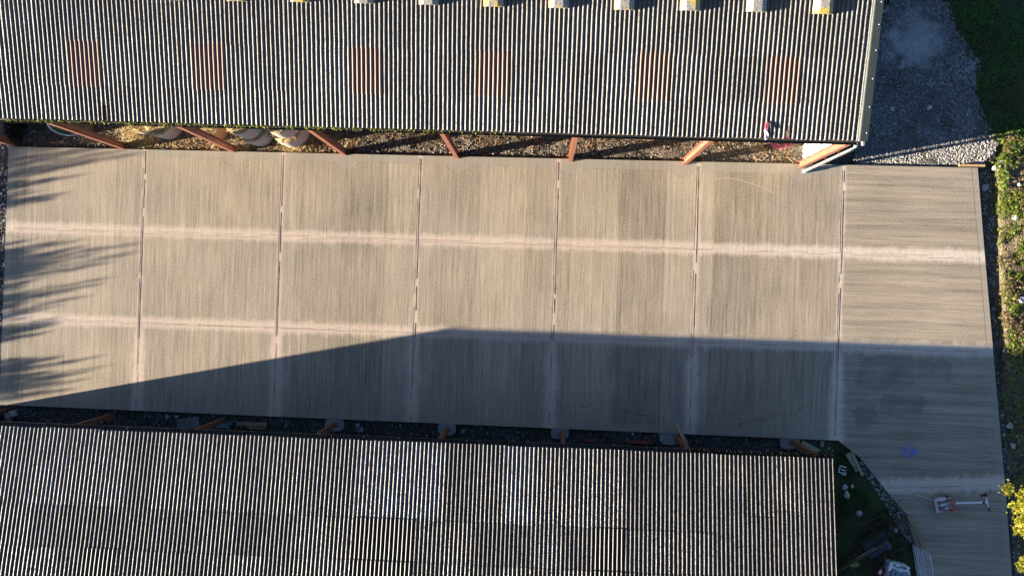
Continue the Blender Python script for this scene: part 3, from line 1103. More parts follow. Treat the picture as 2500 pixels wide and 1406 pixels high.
for z in (1.1, 2.6, 4.0):
    mb = MB()
    mb.tube([(10.40, 5.17, z - .03), (10.40, 5.17, z + .03)], .068, 14)
    mb.box((10.34, 5.24, z), (.10, .03, .03))
    mb.build('pipe_clip', M['rust'], dpo)
mb = MB()
mb.tube([(10.40, 5.17, .0), (10.40, 5.17, .16)], .085, 14)
mb.build('pipe_shoe', M['block'], dpo, smooth=True)

# ---- lower shed
shed = thing('cattle_shed', 'lower cattle shed with mossy black and white ribbed roof in the foreground', 'shed', (-5, -10.4, -.17))
xR2 = LR.hit(2034, 1108)[0]
nc2 = 30
xf2 = xR2 - nc2 * COVER
d1_ = LR.hit(600, 1252)[1]
LRIDGE = 6.6
rows_l = [(-.02, d1_), (d1_, d1_ + 1.45), (d1_ + 1.45, d1_ + 2.9), (d1_ + 2.9, LRIDGE)]
lap_over = {}
for (u, v) in ((1765, 1187), (1845, 1262), (1940, 1250), (2005, 1226)):
    x, d = LR.hit(u, v)
    lap_over[int((x - xf2) / COVER)] = d
blue = [int((LR.hit(u, 1150)[0] - xf2) / COVER) for u in (900, 970, 1030)]
blue2 = [int((LR.hit(u, 1110)[0] - xf2) / COVER) for u in (1235,)]
brown = {int((LR.hit(u, 1330)[0] - xf2) / COVER) for u in (875, 945, 1505)}
brown2 = {int((LR.hit(u, 1380)[0] - xf2) / COVER) for u in (205,)}
mb = MB()
dull = []
for k in range(nc2):
    off = lap_over.get(k)
    for r, (d0, d1) in enumerate(rows_l):
        if off is not None:
            if r == 0:
                d1 = off
            elif r == 1:
                d0 = off
        d0 = d0 + random.uniform(-.015, .015)
        d1 = min(d1 + .14, LRIDGE)
        tn = random.uniform(.5, 1.25)
        cl = max(0, random.gauss(.02, .12))
        if r == 1:
            tn *= .75
        if r == 0 and k < 9:
            cl = max(cl, .42 * (1 - k / 12) + random.uniform(-.1, .1))
        if r == 0 and (k in blue or k in blue2):
            cl, tn = .75 + random.uniform(-.1, .1), 1.1
        if (r >= 1 and k in brown) or (r >= 2 and k in brown2):
            dull.append((xf2 + k * COVER, d0, d1))
            continue
        LR.sheet(mb, xf2 + k * COVER - .02 - (PITCH * 6 if k == 0 else 0), 13.5 if k == 0 else 7.5 if k < nc2 - 1 else 7.0, d0, d1, .008 if r else .003, (tn, cl, random.random() * .8 if k > 12 else .15), random.uniform(-.006, .006))
roof2 = finish_roof(mb.build('roof', M['roof_low'], shed, smooth=True))
for (x0, d0, d1) in dull:
    mb = MB()
    LR.sheet(mb, x0 - .02, 7.5, d0 - .02, d1, .018, (1, 1, 1))
    finish_roof(mb.build('rooflight', M['dull_light'], roof2, smooth=True))
ry2, rz2 = LR.pt(0, LRIDGE, 0)[1:]
B2 = Roof(2 * ry2 - LO_Y, LO_Z, LO_T, 1)
mb = MB()
for k in range(nc2):
    B2.sheet(mb, xf2 + k * COVER - .02 - (PITCH * 6 if k == 0 else 0), 13.5 if k == 0 else 7.5 if k < nc2 - 1 else 7, -.02, LRIDGE, .004, (random.uniform(.8, 1.1), 0, .3), 0, (), 6)
finish_roof(mb.build('back_roof_slope', M['roof_low'], shed, smooth=True))
mb = MB()
mb.tube([(xf2 - .9, ry2, rz2 + .02), (xR2, ry2, rz2 + .02)], .12, 12)
mb.build('ridge_roll', M['cap'], shed, smooth=True)
gut2 = gutter(xf2 - .94, xR2 + .03, LO_Y + .085, LO_Z - .05, .085).build('gutter', M['black'], shed, smooth=True)
mb = MB()
for _ in range(700):
    x = random.uniform(-20, 10.7) if random.random() < .35 else random.uniform(5.5, 10.7)
    mb.lump((x, LO_Y + random.uniform(.0, .14), LO_Z - random.uniform(.03, .1)), random.uniform(.012, .034), 0, .4, (1, 1, .7), jit(random.choice([(.014, .013, .008), (.020, .018, .009), (.010, .009, .007)]), .4), random.uniform(0, 50))
mb.build('moss', M['loose'], gut2, kind='stuff')
roof2_at = lambda y: LO_Z + (min(-y, -(2 * ry2 - y)) + LO_Y) * LO_T * 1.0 - .06
YF2, YB2 = -5.55, 2 * ry2 + 5.55
for x in COLS_X:
    i_column(x, -5.60, -.2, LO_Z - .1, .13, .2).build('column', M['rust'], shed)
    i_column(x, YB2 + .1, -.2, LO_Z - .1, .13, .2).build('column', M['rust'], shed)
    mb = MB()
    mb.beam((x, -5.6, LO_Z - .16), (x, ry2, rz2 - .24), .1, .16)
    mb.beam((x, ry2, rz2 - .24), (x, YB2 + .05, LO_Z - .16), .1, .16)
    mb.build('rafter', M['rust'], shed)
zr2 = lambda y: LO_Z + (min(-y + LO_Y, (y - (2 * ry2 - LO_Y))) * LO_T) + .005
ribbed_wall('x', xf2 - .86, YB2, -5.40, -.2, lambda y: zr2(min(y, -5.62)), 1).build('gable_cladding', M['grey_sheet'], shed)
ribbed_wall('x', xR2 - .12, YB2, -5.9, -.2, zr2, 1).build('gable_cladding', M['grey_sheet'], shed)
ribbed_wall('y', YB2, xf2 - .86, xR2 - .1, -.2, lambda a: LO_Z + .03, -1).build('back_wall', M['grey_sheet'], shed)

# ------------------------------------------------------------------ hay bales in the barn
BAL = 'round straw bales stacked under the barn eave'


def bale(name, label, c, r, h, seed, side='net', tilt=None, fuzz=1.0):
    """a bale standing on its flat end: straw body, net sleeve, loose straws"""
    root = thing(name, label, 'straw bale', c, BAL)
    cx, cy, cz = c
    n, V, F = 40, [], []
    prof = [(0, .0), (.55, .0), (.90, .01), (.985, .05)]
    prof = [(a * r, z) for a, z in prof] + [(.99 * r, h - .05), (.93 * r, h - .01), (.6 * r, h + .01), (.3 * r, h), (0.01, h)]
    for (a, z) in prof:
        for k in range(n):
            t = 2 * math.pi * k / n
            q = 1 + .03 * mnoise.noise(Vector((math.cos(t) * 2 + seed, math.sin(t) * 2, z * 2)))
            V.append((cx + a * q * math.cos(t), cy + a * q * math.sin(t), cz + z + .02 * mnoise.noise(Vector((a * 9, t * 3, seed)))))
    for j in range(len(prof) - 1):
        for k in range(n):
            F.append((j * n + k, j * n + (k + 1) % n, (j + 1) * n + (k + 1) % n, (j + 1) * n + k))
    mb = MB().add(V, F)
    body = mb.build('straw_body', M['bale_end'], root, smooth=True)
    V, F = [], []
    rows = 9
    for j in range(rows + 1):
        z = .05 + (h - .10) * j / rows
        bulge = .018 * math.sin(math.pi * j / rows) + .008
        for k in range(n):
            t = 2 * math.pi * k / n
            q = 1 + .03 * mnoise.noise(Vector((math.cos(t) * 2 + seed, math.sin(t) * 2, z * 2)))
            V.append((cx + (r + bulge) * q * math.cos(t), cy + (r + bulge) * q * math.sin(t), cz + z))
    for j in range(rows):
        for k in range(n):
            F.append((j * n + k, j * n + (k + 1) % n, (j + 1) * n + (k + 1) % n, (j + 1) * n + k))
    MB().add(V, F).build('net_wrap', M[side], root, smooth=True)
    mb = MB()
    for _ in range(int(420 * fuzz)):
        t = random.uniform(0, 2 * math.pi)
        top = random.random() < .75
        a = r * (random.uniform(.82, 1.05) if not top else math.sqrt(random.random()) * 1.02)
        z = cz + (h + .02 if top else random.uniform(.02, h))
        if not top:
            a = r + .03
            if math.cos(t) > -.3:
                continue
        straw(mb, (cx + a * math.cos(t), cy + a * math.sin(t), z), random.uniform(.08, .22), jit(random.choice(golds), .25), .7, .008)
    mb.build('loose_straw', M['straw'], root, kind='stuff')
    return root


def bx(u, v):
    return P(u, v, -.14)


bale('straw_bale', 'grey net-wrapped bale on the ground under another, left of the third orange column', (bx(673, 340).x - .63, 6.2, -.14), .62, 1.16, 3)
bale('straw_bale', 'grey net-wrapped bale lying on top of another bale with bright straw along its left side', (bx(670, 340).x - .66, 6.28, 1.05), .62, 1.16, 8)
bale('straw_bale', 'largest pale bale, fuzzy with loose straw, beside the fourth orange column', (bx(757, 325).x - .66, 6.22, -.14), .66, 1.2, 13)
bale('straw_bale', 'upper pale bale half hidden by the moss-lined gutter beside the fourth orange column', (bx(757, 325).x - .64, 6.36, 1.10), .64, 1.16, 15, fuzz=1.6)
bale('straw_bale', 'tan unwrapped bale just right of the second full orange column', (bx(562, 330).x - .6, 6.34, -.14), .6, 1.15, 19, side='brown_net')
bale('straw_bale', 'grey bale just left of the second full orange column with gold straw on top', (bx(449, 325).x - .6, 6.36, -.14), .6, 1.15, 24)
bale('straw_bale', 'collapsed torn bale spilling straw left of the others', (bx(392, 318).x - .55, 6.45, -.14), .52, .62, 29, fuzz=2.4)
mb = MB()
for _ in range(2600):
    a, s = random.uniform(0, 6.3), abs(random.gauss(0, .42))
    q = bx(338, 338) if random.random() < .6 else bx(730, 362)
    x, y = q.x + 1.3 * s * math.cos(a), max(5.40, q.y + .15 + s * .8 * math.sin(a))
    straw(mb, (x, y, -.13 + max(0, .30 - s * .35) * random.random()), random.uniform(.1, .25), jit(random.choice(golds[:3]), .25), .6, .009)
mb.build('straw_heap', M['straw'], label='bright heaps of spilled straw in front of the bales', cat='straw', kind='stuff', recentre=False)

# green tub, olive box, ivy, twine
q = P(150, 318, .1)
tub = thing('feed_tub', 'green plastic feed tub with pale rim tipped over behind the first orange column', 'tub', (q.x + .4, q.y + .35, -.14))
V, F, R_, V2 = [], [], .62, []
n = 28
axis = Matrix.Rotation(rad(38), 3, 'X') @ Matrix.Rotation(rad(16), 3, 'Y')
ctr = Vector((q.x + .4, q.y + .35, .34))
prof = [(.02, -.42), (.40, -.42), (.47, -.36), (.60, .0), (.64, .0), (.64, .03), (.60, .03), (.57, .0), (.44, -.33), (.02, -.38)]
for (a, z) in prof:
    for k in range(n):
        t = 2 * math.pi * k / n
        V.append(ctr + axis @ Vector((a * math.cos(t) * 1.25, a * math.sin(t), z)))
for j in range(len(prof) - 1):
    for k in range(n):
        F.append((j * n + k, j * n + (k + 1) % n, (j + 1) * n + (k + 1) % n, (j + 1) * n + k))
MB().add(V, F).build('tub_body', M['green_tub'], tub, smooth=True)
mb = MB()
mb.tube([ctr + axis @ Vector((.64 * 1.25 * math.cos(2 * math.pi * k / 36), .64 * math.sin(2 * math.pi * k / 36), .03)) for k in range(37)], .028, 8, caps=False)
mb.build('rim', M['white_rim'], tub, smooth=True)
mb = MB()
mb.beam(ctr + axis @ Vector((.1, -.6, .06)), ctr + axis @ Vector((.1, .6, .06)), .05, .04)
mb.build('cross_bar', M['rail'], tub)
q = P(206, 318, .0)
box = thing('metal_box', 'olive metal box with two orange straps standing behind the first orange column', 'box', (q.x, q.y + .25, -.14))
mb = MB()
mb.box((q.x, q.y + .25, .18), (.62, .5, .62), bev=.02)
mb.build('box_body', M['olive'], box)
mb = MB()
mb.box((q.x, q.y + .25, .505), (.66, .54, .03), bev=.01)
mb.build('lid', M['olive'], box)
mb = MB()
for dx in (-.22, -.1):
    mb.box((q.x + dx, q.y + .25, .527), (.03, .55, .012))
mb.build('strap', M['oxide'], box)

q = P(34, 330, .0)
ivy = thing('ivy_bush', 'dark ivy bush in the shade beside the left gable of the hay barn', 'bush', (q.x + .05, q.y + .35, -.14))
mb = MB()
for _ in range(1300):
    a, s = random.uniform(0, 6.3), math.sqrt(random.random())
    z = random.random()
    leaf(mb, (q.x + .1 + .42 * s * math.cos(a), q.y + .45 + .8 * s * math.sin(a), -.1 + z * .85 * (1.1 - s * .5)), random.uniform(.05, .10), jit(random.choice([(.018, .045, .014), (.03, .06, .018), (.012, .03, .012)]), .35))
mb.build('foliage', M['leaf'], ivy)
mb = MB()
for k in range(7):
    a = k * .9
    mb.tube([(q.x + .05, q.y + .35, -.15), (q.x + .1 + .15 * math.cos(a), q.y + .45 + .25 * math.sin(a), .25), (q.x + .1 + .3 * math.cos(a), q.y + .45 + .6 * math.sin(a), .6)], [.02, .014, .006], 5)
mb.build('stem', M['bark'], ivy)


def tangle(c, r, n, rt, h):
    mb = MB()
    for _ in range(n):
        a0 = random.uniform(0, 6.3)
        k = random.uniform(.4, 1)
        pts = []
        for i in range(14):
            t = a0 + i * .45
            pts.append((c[0] + r[0] * k * math.cos(t) + random.uniform(-.02, .02), c[1] + r[1] * k * math.sin(t * random.choice((1, 1, 1.1))) + random.uniform(-.02, .02), c[2] + h * random.random()))
        mb.tube(pts, rt, 5)
    return mb


q = P(1908, 356, .05)
tangle((q.x, q.y + .12, -.04), (.5, .26), 16, .011, .16).build('twine_tangle', M['twine'], label='tangled loops of pink-red baler twine under the eave near the white gable lining', cat='twine')
x, d = UR.hit(1871, 308)
c = UR.pt(x, d, .06)
tangle(c, (.06, .14), 14, .008, .04).build('twine_scrap', M['twine'], label='small wad of red twine lying on the barn roof by a hole', cat='twine')
mb = MB()
V, F = [], []
for j in range(9):
    d_ = UR.hit(1873, 342)[1] + j * .055
    for i in range(3):
        V.append(UR.pt(UR.hit(1870, 325)[0] + (i - 1) * .05 + .03 * math.sin(j * .8), d_, .045 + .02 * math.sin(i * 2 + j)))
for j in range(8):
    for i in range(2):
        F.append((j * 3 + i, j * 3 + i + 1, j * 3 + i + 4, j * 3 + i + 3))
o = mb.add(V, F).build('cloth_strip', M['rag'], label='pale pinkish strip of cloth lying on the barn roof above the eave hole', cat='cloth')
finish_roof(o)

# ------------------------------------------------------------------ things along the lower shed
PADS = 'concrete footing pads of the lower shed'
for i, (u, v, w, h, lab) in enumerate(((816, 1037, .78, .52, 'grey concrete pad under the shed column, third bay from the left end'),
                                       (1091, 1046, .70, .55, 'blue-green concrete pad left of the middle, holding a leaning rusty column'),
                                       (1367, 1056, .70, .50, 'rounded concrete pad with an upright red column at the middle of the shed'),
                                       (1634, 1069, .74, .55, 'square concrete pad with a brown board lying over its corner'),
                                       (1926, 1079, .66, .56, 'blue-grey lumpy concrete pad at the right end of the shed front'))):
    q = P(u, v, -.05)
    mb = MB()
    n = 22
    V = []
    for z, k in ((-.2, 1.0), (-.06, 1.0), (-.035, .95)):
        for j in range(n):
            t = 2 * math.pi * j / n
            e_ = 3.6
            cx = abs(math.cos(t)) ** (2 / e_) * (1 if math.cos(t) > 0 else -1)
            cy = abs(math.sin(t)) ** (2 / e_) * (1 if math.sin(t) > 0 else -1)
            k2 = k * (1 + .05 * mnoise.noise(Vector((cx * 2 + i * 5, cy * 2, 0))))
            V.append((q.x + w / 2 * cx * k2, q.y + h / 2 * cy * k2, z + .01 * mnoise.noise(Vector((cx * 5, cy * 5, i)))))
    F = [(a * n + j, a * n + (j + 1) % n, (a + 1) * n + (j + 1) % n, (a + 1) * n + j) for a in range(2) for j in range(n)] + [tuple(range(2 * n, 3 * n))]
    mb.add(V, F)
    mb.build('footing_pad', M['block'], label=lab, cat='footing', group=PADS)


def plank(label, a, b, w, t, mat='wood', za=-.1, zb=None, name='plank', group=None, cat='plank', bow=.0):
    p, q = P(a[0], a[1], za), P(b[0], b[1], zb if zb is not None else za)
    mb = MB()
    x = (q - p).normalized()
    L = (q - p).length
    y = Vector((0, 0, 1)).cross(x).normalized()
    z = x.cross(y)
    V, F = [], []
    n = 6
    for i in range(n + 1):
        s = i / n
        c = p + (q - p) * s + z * bow * math.sin(math.pi * s)
        ww = w * (1 + .03 * math.sin(i * 2.3))
        bv = .006
        for (yy, zz) in ((-ww / 2 + bv, -t / 2), (ww / 2 - bv, -t / 2), (ww / 2, -t / 2 + bv), (ww / 2, t / 2 - bv), (ww / 2 - bv, t / 2), (-ww / 2 + bv, t / 2), (-ww / 2, t / 2 - bv), (-ww / 2, -t / 2 + bv)):
            V.append(c + y * yy + z * zz)
    for i in range(n):
        for k in range(8):
            F.append((i * 8 + k, i * 8 + (k + 1) % 8, (i + 1) * 8 + (k + 1) % 8, (i + 1) * 8 + k))
    F += [tuple(range(7, -1, -1)), tuple(range(n * 8, n * 8 + 8))]
    return mb.add(V, F).build(name, M[mat], label=label, cat=cat, group=group)


plank('short orange-brown timber laid along the top right corner of the slab', (2341, 404), (2404, 404.5), .085, .09, 'new_wood', -.02, name='timber', cat='timber')
plank('wide pale board of a pair lying on the grass beside the slanted slab edge', (2069, 1106), (2095, 1149), .20, .035, 'pale_wood', -.1)
plank('narrow pale board tucked against the wider one by the slanted slab edge', (2079, 1102), (2106, 1160), .11, .035, 'pale_wood', -.06)
plank('long brown plank overhanging the slanted slab edge above the gate', (2219, 1258), (2258, 1336), .19, .05, 'wood', .04, bow=.02)
plank('pale narrow batten lying under the long brown plank by the gate', (2221, 1275), (2246, 1342), .10, .03, 'pale_wood', .016)
plank('dark weathered board lying in the gap in front of the shed between the left-hand columns', (577, 1034), (651, 1036), .17, .04, 'wood', -.09)
plank('short dark offcut under the eave below the weathered board', (605, 1044), (648, 1046), .07, .05, 'wood', -.09)
plank('brown board leaning across a footing pad and over the slab edge', (1650, 1032), (1677, 1086), .13, .05, 'wood', .14, .62)
plank('twisted strip of rusty board lying along the leaning brown board', (1656, 1040), (1684, 1090), .05, .04, 'rust', .12, .5)
plank('pale green timber leaning beside the rightmost pad under the shed corner', (1958, 1080), (1996, 1100), .16, .07, 'pale_wood', .05, .35)
plank('dark rail lying just right of the pale green timber at the shed corner', (1962, 1078), (2004, 1100), .05, .05, 'wood', -.02, .2)
plank('short upright brown stub right of the rightmost pad', (1949, 1074), (1951, 1100), .05, .06, 'wood', .0, .5)
plank('short brown block of wood lying on the earth near the shed corner', (2008, 1076), (2007, 1090), .11, .06, 'wood', -.1)
plank('thin pole lying in the grass near the shed corner', (2046, 1132), (2068, 1148), .03, .03, 'pale_wood', -.12, cat='pole', name='pole')

q = P(24, 1012, .1)
mb = MB()
mb.box((q.x, q.y - .02, .03), (.36, .26, .34), rz=.5, bev=.03)
mb.box((q.x - .16, q.y - .14, -.03), (.10, .34, .22), rz=.5, bev=.02)
mb.build('concrete_block', M['block'], label='chipped grey concrete block under the eave at the far left of the shed', cat='concrete block')
# slotted grey plastic crate
q = P(460, 1033, .0)
crate = thing('plastic_crate', 'grey slotted plastic crate on the rubble beside the second shed column', 'crate', (q.x, q.y, -.16))
mb = MB()
rzz = .16
Mz = Matrix.Rotation(rzz, 3, 'Z')
L_, W_, H_ = .82, .36, .22
c0 = Vector((q.x, q.y, -.05))
for sgn in (-1, 1):
    for z in (-.1, .1):
        mb.box(c0 + Mz @ Vector((0, sgn * W_ / 2, z)), (L_, .03, .05), rz=rzz)
for k in range(9):
    x = -L_ / 2 + L_ * k / 8
    for sgn in (-1, 1):
        mb.box(c0 + Mz @ Vector((x, sgn * W_ / 2, 0)), (.045, .026, .2), rz=rzz)
    mb.box(c0 + Mz @ Vector((x, 0, .11)), (.05, W_, .022), rz=rzz)
for sgn in (-1, 1):
    mb.box(c0 + Mz @ Vector((0, sgn * W_ * .42, .112)), (L_, .07, .018), rz=rzz)
mb.build('slats', M['grey_sheet'], crate)
mb = MB()
mb.box(c0 + Mz @ Vector((0, 0, -.105)), (L_ - .02, W_ - .02, .015), rz=rzz)
mb.build('crate_floor', M['grey_sheet'], crate)
q = P(545, 1037, -.05)
mb = MB()
V, F = [], []
for i in range(7):
    for j in range(5):
        V.append((q.x - .32 + i * .11 + .03 * math.sin(j * 2), q.y - .15 + j * .08, -.08 + .05 * mnoise.noise(Vector((i * .6, j * .7, 3)))))
for i in range(6):
    for j in range(4):
        if (i, j) in ((0, 3), (5, 0), (5, 1)):
            continue
        F.append((i * 5 + j, (i + 1) * 5 + j, (i + 1) * 5 + j + 1, i * 5 + j + 1))
finish_roof(mb.add(V, F).build('torn_sheet', M['teal'], label='torn teal plastic sheet lying right of the second shed column', cat='plastic sheet'))
q = P(245, 1022, -.02)
mb = MB()
mb.box((q.x, q.y, .0), (.16, .11, .03), rz=.7, bev=.01)
mb.box((q.x + .02, q.y - .13, -.02), (.15, .07, .05), rz=.1, bev=.01)
mb.build('litter_scrap', M['plastic'], label='white plastic scrap beside the leftmost visible shed column', cat='scrap')
for (u0, u1, v, lab) in ((1428, 1458, 1073, 'short red steel bar lying under the eave right of the middle pad'), (1537, 1592, 1078, 'longer red steel bracket lying under the eave between two pads')):
    a, b = P(u0, v, -.05), P(u1, v + 1, -.05)
    mb = MB()
    mb.beam(a, b, .10, .02)
    mb.beam(a + Vector((0, -.05, .03)), b + Vector((0, -.05, .03)), .015, .09)
    if u0 > 1500:
        mb.beam(b + Vector((-.12, -.06, .03)), b + Vector((-.12, .10, .03)), .08, .05)
        mb.beam(a + Vector((-.15, .0, .0)), a + Vector((.05, .02, .0)), .05, .05)
    mb.build('steel_bracket', M['metal_red'], label=lab, cat='steel bracket')
for (u, v, s, lab) in ((872, 1040, .20, 'angular broken slab piece right of the third-bay pad'), (880, 1050, .22, 'flat grey fragment under the eave right of the third-bay pad'), (1130, 1054, .16, 'small upright fragment right of the blue-green pad'),
                       (1545, 1059, .09, 'small white chip lying in the gap left of the square pad'), (430, 1018, .16, 'brown lump of clay above the slotted crate'), (407, 1017, .2, 'grey broken lump left of the slotted crate')):
    q = P(u, v, -.1)
    MB().lump((q.x, q.y, -.12), s * .6, 1, .5, (1, .7, .5), None, u * .37, u).build('rubble_lump', M['white_stone' if s < .1 else 'block'], label=lab, cat='rubble')

# ------------------------------------------------------------------ stones that can be told apart
ST = 'loose stones about the yard'
for (u, v, w, lab, mt) in ((2407, 457, .21, 'large round grey stone in the trench beside the slab', 'stone'), (2441, 394, .17, 'white squarish stone near the upper right corner of the slab', 'white_stone'),
                        (2436, 409, .11, 'small white stone just below the squarish one', 'white_stone'), (2450, 411, .10, 'small white stone right of two others by the slab corner', 'white_stone'),
                        (2481, 452, .14, 'pale stone among green weeds near the right border', 'stone'), (2473, 531, .17, 'flat white stone among the weeds on the bank', 'white_stone'),
                        (2492, 732, .26, 'large pale oval stone at the right border on the bank', 'white_stone'), (2428, 411, .17, 'long brownish stone standing at the edge of the trench', 'stone'),
                        (2468, 1040, .20, 'pale stone on the dark verge right of the shaded slab', 'stone'), (2476, 1089, .18, 'pale rounded stone on the dark verge below another one', 'stone'),
                        (2454, 1062, .13, 'small grey stone close to the shaded slab edge', 'stone'), (2455, 855, .18, 'grey stone where the bank falls into shadow', 'stone'),
                        (2062, 1189, .19, 'upper of two touching pale stones in the grass by the shed', 'stone'), (2067, 1207, .24, 'lower and larger of two touching pale stones by the shed', 'stone'),
                        (2081, 1187, .13, 'small pale stone right of the touching pair', 'stone'), (2061, 1156, .16, 'pale stone beside the black plastic bracket in the grass', 'stone'),
                        (2098, 1253, .20, 'lone round stone in the middle of the dark grass', 'stone'), (2176, 1288, .13, 'left one of two small stones near the chippings', 'stone'),
                        (2187, 1294, .14, 'right and brighter one of two small stones near the chippings', 'white_stone'), (2178, 266, .16, 'pale stone on the shaded gravel near the gable', 'stone'),
                        (2268, 263, .18, 'pale stone in the middle of the shaded gravel', 'stone')):
    q = P(u, v, -.1)
    z = ground_z(q.x, q.y) if u > 2390 else -.15
    MB().lump((q.x, q.y, z + w * .22), w * .62, 2, .3, (1, random.uniform(.75, .95), .6), None, u * .13, u * .7).build('stone', M[mt], label=lab, cat='stone', group=ST, smooth=False)

# ------------------------------------------------------------------ rough corner: rubbish, tarpaulin, brushwood, gate
q = P(2056, 1146, -.05)
br = thing('plastic_bracket', 'dark E-shaped plastic bracket lying in the grass beside the shed roof corner', 'bracket', (q.x, q.y, -.15))
mb = MB()
a_ = -.25
Ma = Matrix.Rotation(a_, 3, 'Z')
for (x, y, w, h) in ((-.12, 0, .05, .30), (0, .13, .26, .045), (0, -.13, .26, .045), (.03, 0, .18, .045)):
    mb.box(Vector((q.x, q.y, -.05)) + Ma @ Vector((x, y, 0)), (w, h, .08), rz=a_, bev=.012)
mb.build('frame', M['galv'], br)
mb = MB()
mb.box((q.x - .02, q.y, -.10), (.34, .34, .03), rz=a_)
mb.build('back_plate', M['black'], br)

q = P(2140, 1330, -.05)
mb = MB()
V, F = [], []
for i in range(15):
    for j in range(10):
        x, y = (i / 14 - .5) * 1.0, (j / 9 - .5) * .75
        v = Matrix.Rotation(.55, 3, 'Z') @ Vector((x, y, 0))
        V.append((q.x + v.x, q.y + v.y, -.06 + .10 * abs(math.sin(y * 9 + x * 2)) * (1 - abs(x)) + .07 * mnoise.noise(Vector((x * 3, y * 3, 0)))))
for i in range(14):
    for j in range(9):
        F.append((i * 10 + j, (i + 1) * 10 + j, (i + 1) * 10 + j + 1, i * 10 + j + 1))
finish_roof(mb.add(V, F).build('tarpaulin', M['blue_sheet'], label='crumpled blue tarpaulin half under brushwood in the dark corner', cat='tarpaulin', smooth=True))

mb = MB()
for _ in range(110):
    u, v = random.uniform(2050, 2190), random.uniform(1270, 1400)
    q = P(u, v, -.05)
    a = random.choice((.45, .5, .6, -.9, 1.4)) + random.uniform(-.25, .25)
    L = random.uniform(.5, 2.1)
    p0 = Vector((q.x - L / 2 * math.cos(a), q.y - L / 2 * math.sin(a), -.1 + random.random() * .15))
    if p0.x < 10.9:
        continue
    pts = []
    for i in range(6):
        t = i / 5
        pts.append(p0 + Vector((L * t * math.cos(a + .2 * math.sin(t * 3)), L * t * math.sin(a + .2 * math.sin(t * 3)), .25 * math.sin(t * 2.5) * random.uniform(.5, 1))))
    r = random.uniform(.006, .02)
    mb.tube(pts, [r * (1 - .12 * i) for i in range(6)], 5)
mb.build('brushwood', M['bark'], label='tangled heap of bare cut branches in the dark corner beside the shed', cat='brushwood', kind='stuff', recentre=False)
for (a, b, r, lab) in (((2052, 1390), (2165, 1322), .04, 'long grey pole running diagonally through the brushwood'), ((2060, 1378), (2135, 1335), .028, 'thin dark pole lying beside the long grey pole')):
    p, q = P(*a, -.02), P(*b, .06)
    MB().tube([p, (p + q) / 2 + Vector((0, 0, .03)), q], r, 8).build('pole', M['wood'], label=lab, cat='pole', smooth=True)
q = P(2087, 1378, .0)
mb = MB()
mb.box((q.x, q.y, .0), (.30, .17, .10), rz=.42, bev=.02)
mb.build('plastic_block', M['yellow'], label='small yellow-green plastic block among the brushwood', cat='block')
# red can with white label
q = P(2149, 1394, .1)
can = thing('fuel_can', 'dark red can with a white sticker beside the broken white casing', 'can', (q.x, q.y, -.15))
mb = MB()
mb.box((q.x, q.y, .06), (.30, .36, .34), rz=-.45, bev=.05)
mb.build('can_body', M['dark_red'], can)
mb = MB()
mb.box((q.x - .05, q.y + .02, .235), (.11, .17, .012), rz=-.45)
mb.build('sticker', M['plastic'], can)
mb = MB()
mb.tube([(q.x + .08, q.y + .1, .22), (q.x + .08, q.y + .1, .30)], .04, 10)
mb.build('cap', M['black'], can)
# broken white casing
q = P(2190, 1392, .35)
cas = thing('appliance_casing', 'broken white machine casing with blue-grey slotted panel by the galvanised gate', 'machine casing', (q.x, q.y, -.15))
Mc = Matrix.Rotation(-.22, 3, 'Z')
o0 = Vector((q.x, q.y - .1, 0))


def lc(x, y, z):
    return o0 + Mc @ Vector((x, y, z))


mb = MB()
for (x, y, w, d) in ((-.36, -.15, .035, .95), (.40, -.2, .035, .7)):
    mb.box(lc(x, y, .15), (w, d, .6), rz=-.22, bev=.012)
mb.box(lc(.02, .34, .15), (.74, .04, .6), rz=-.22, bev=.012)
mb.box(lc(.02, -.1, -.12), (.74, .85, .04), rz=-.22)
mb.build('shell', M['plastic'], cas)
mb = MB()
V = [lc(-.40, .40, .46), lc(-.24, .26, .47), (lc(-.05, .20, .46)), lc(.0, .24, .46), lc(.28, .26, .46), lc(.33, .32, .46), lc(.40, .22, .46), lc(.47, .08, .46), lc(.44, .06, .46), lc(.36, .17, .46), lc(.0, .10, .46), lc(-.26, .18, .46), lc(-.34, .0, .46), lc(-.42, .05, .46)]
Vb = [v - Vector((0, 0, .05)) for v in V]
k = len(V)
mb.add(V + Vb, [tuple(range(k - 1, -1, -1)), tuple(range(k, 2 * k))] + [(i, (i + 1) % k, k + (i + 1) % k, k + i) for i in range(k)])
mb.lump(lc(-.12, .33, .48), .07, 1, .2, (1.2, .8, .5))
mb.lump(lc(.30, .33, .48), .07, 1, .2, (1.2, .8, .5))
mb.build('torn_rim', M['plastic'], cas)
mb = MB()
mb.box(lc(.08, -.2, .40), (.56, .62, .05), rz=-.22, bev=.02)
pn = mb.build('slotted_panel', M['panel'], cas)
mb = MB()
for (x, y, w, d) in ((-.10, .02, .06, .10), (.06, .05, .03, .07), (.14, .04, .03, .07), (.22, .02, .03, .07), (.0, -.16, .18, .04), (.0, -.23, .18, .04), (-.02, -.32, .16, .05), (.26, -.2, .025, .3)):
    mb.box(lc(x + .02, y - .05, .427), (w, d, .012), rz=-.22)
mb.build('slot', M['black'], pn)
mb = MB()
mb.tube([lc(-.28, .1, .38), lc(-.26, -.15, .42), lc(-.22, -.5, .40)], .02, 8)
mb.build('hose', M['rust'], cas)

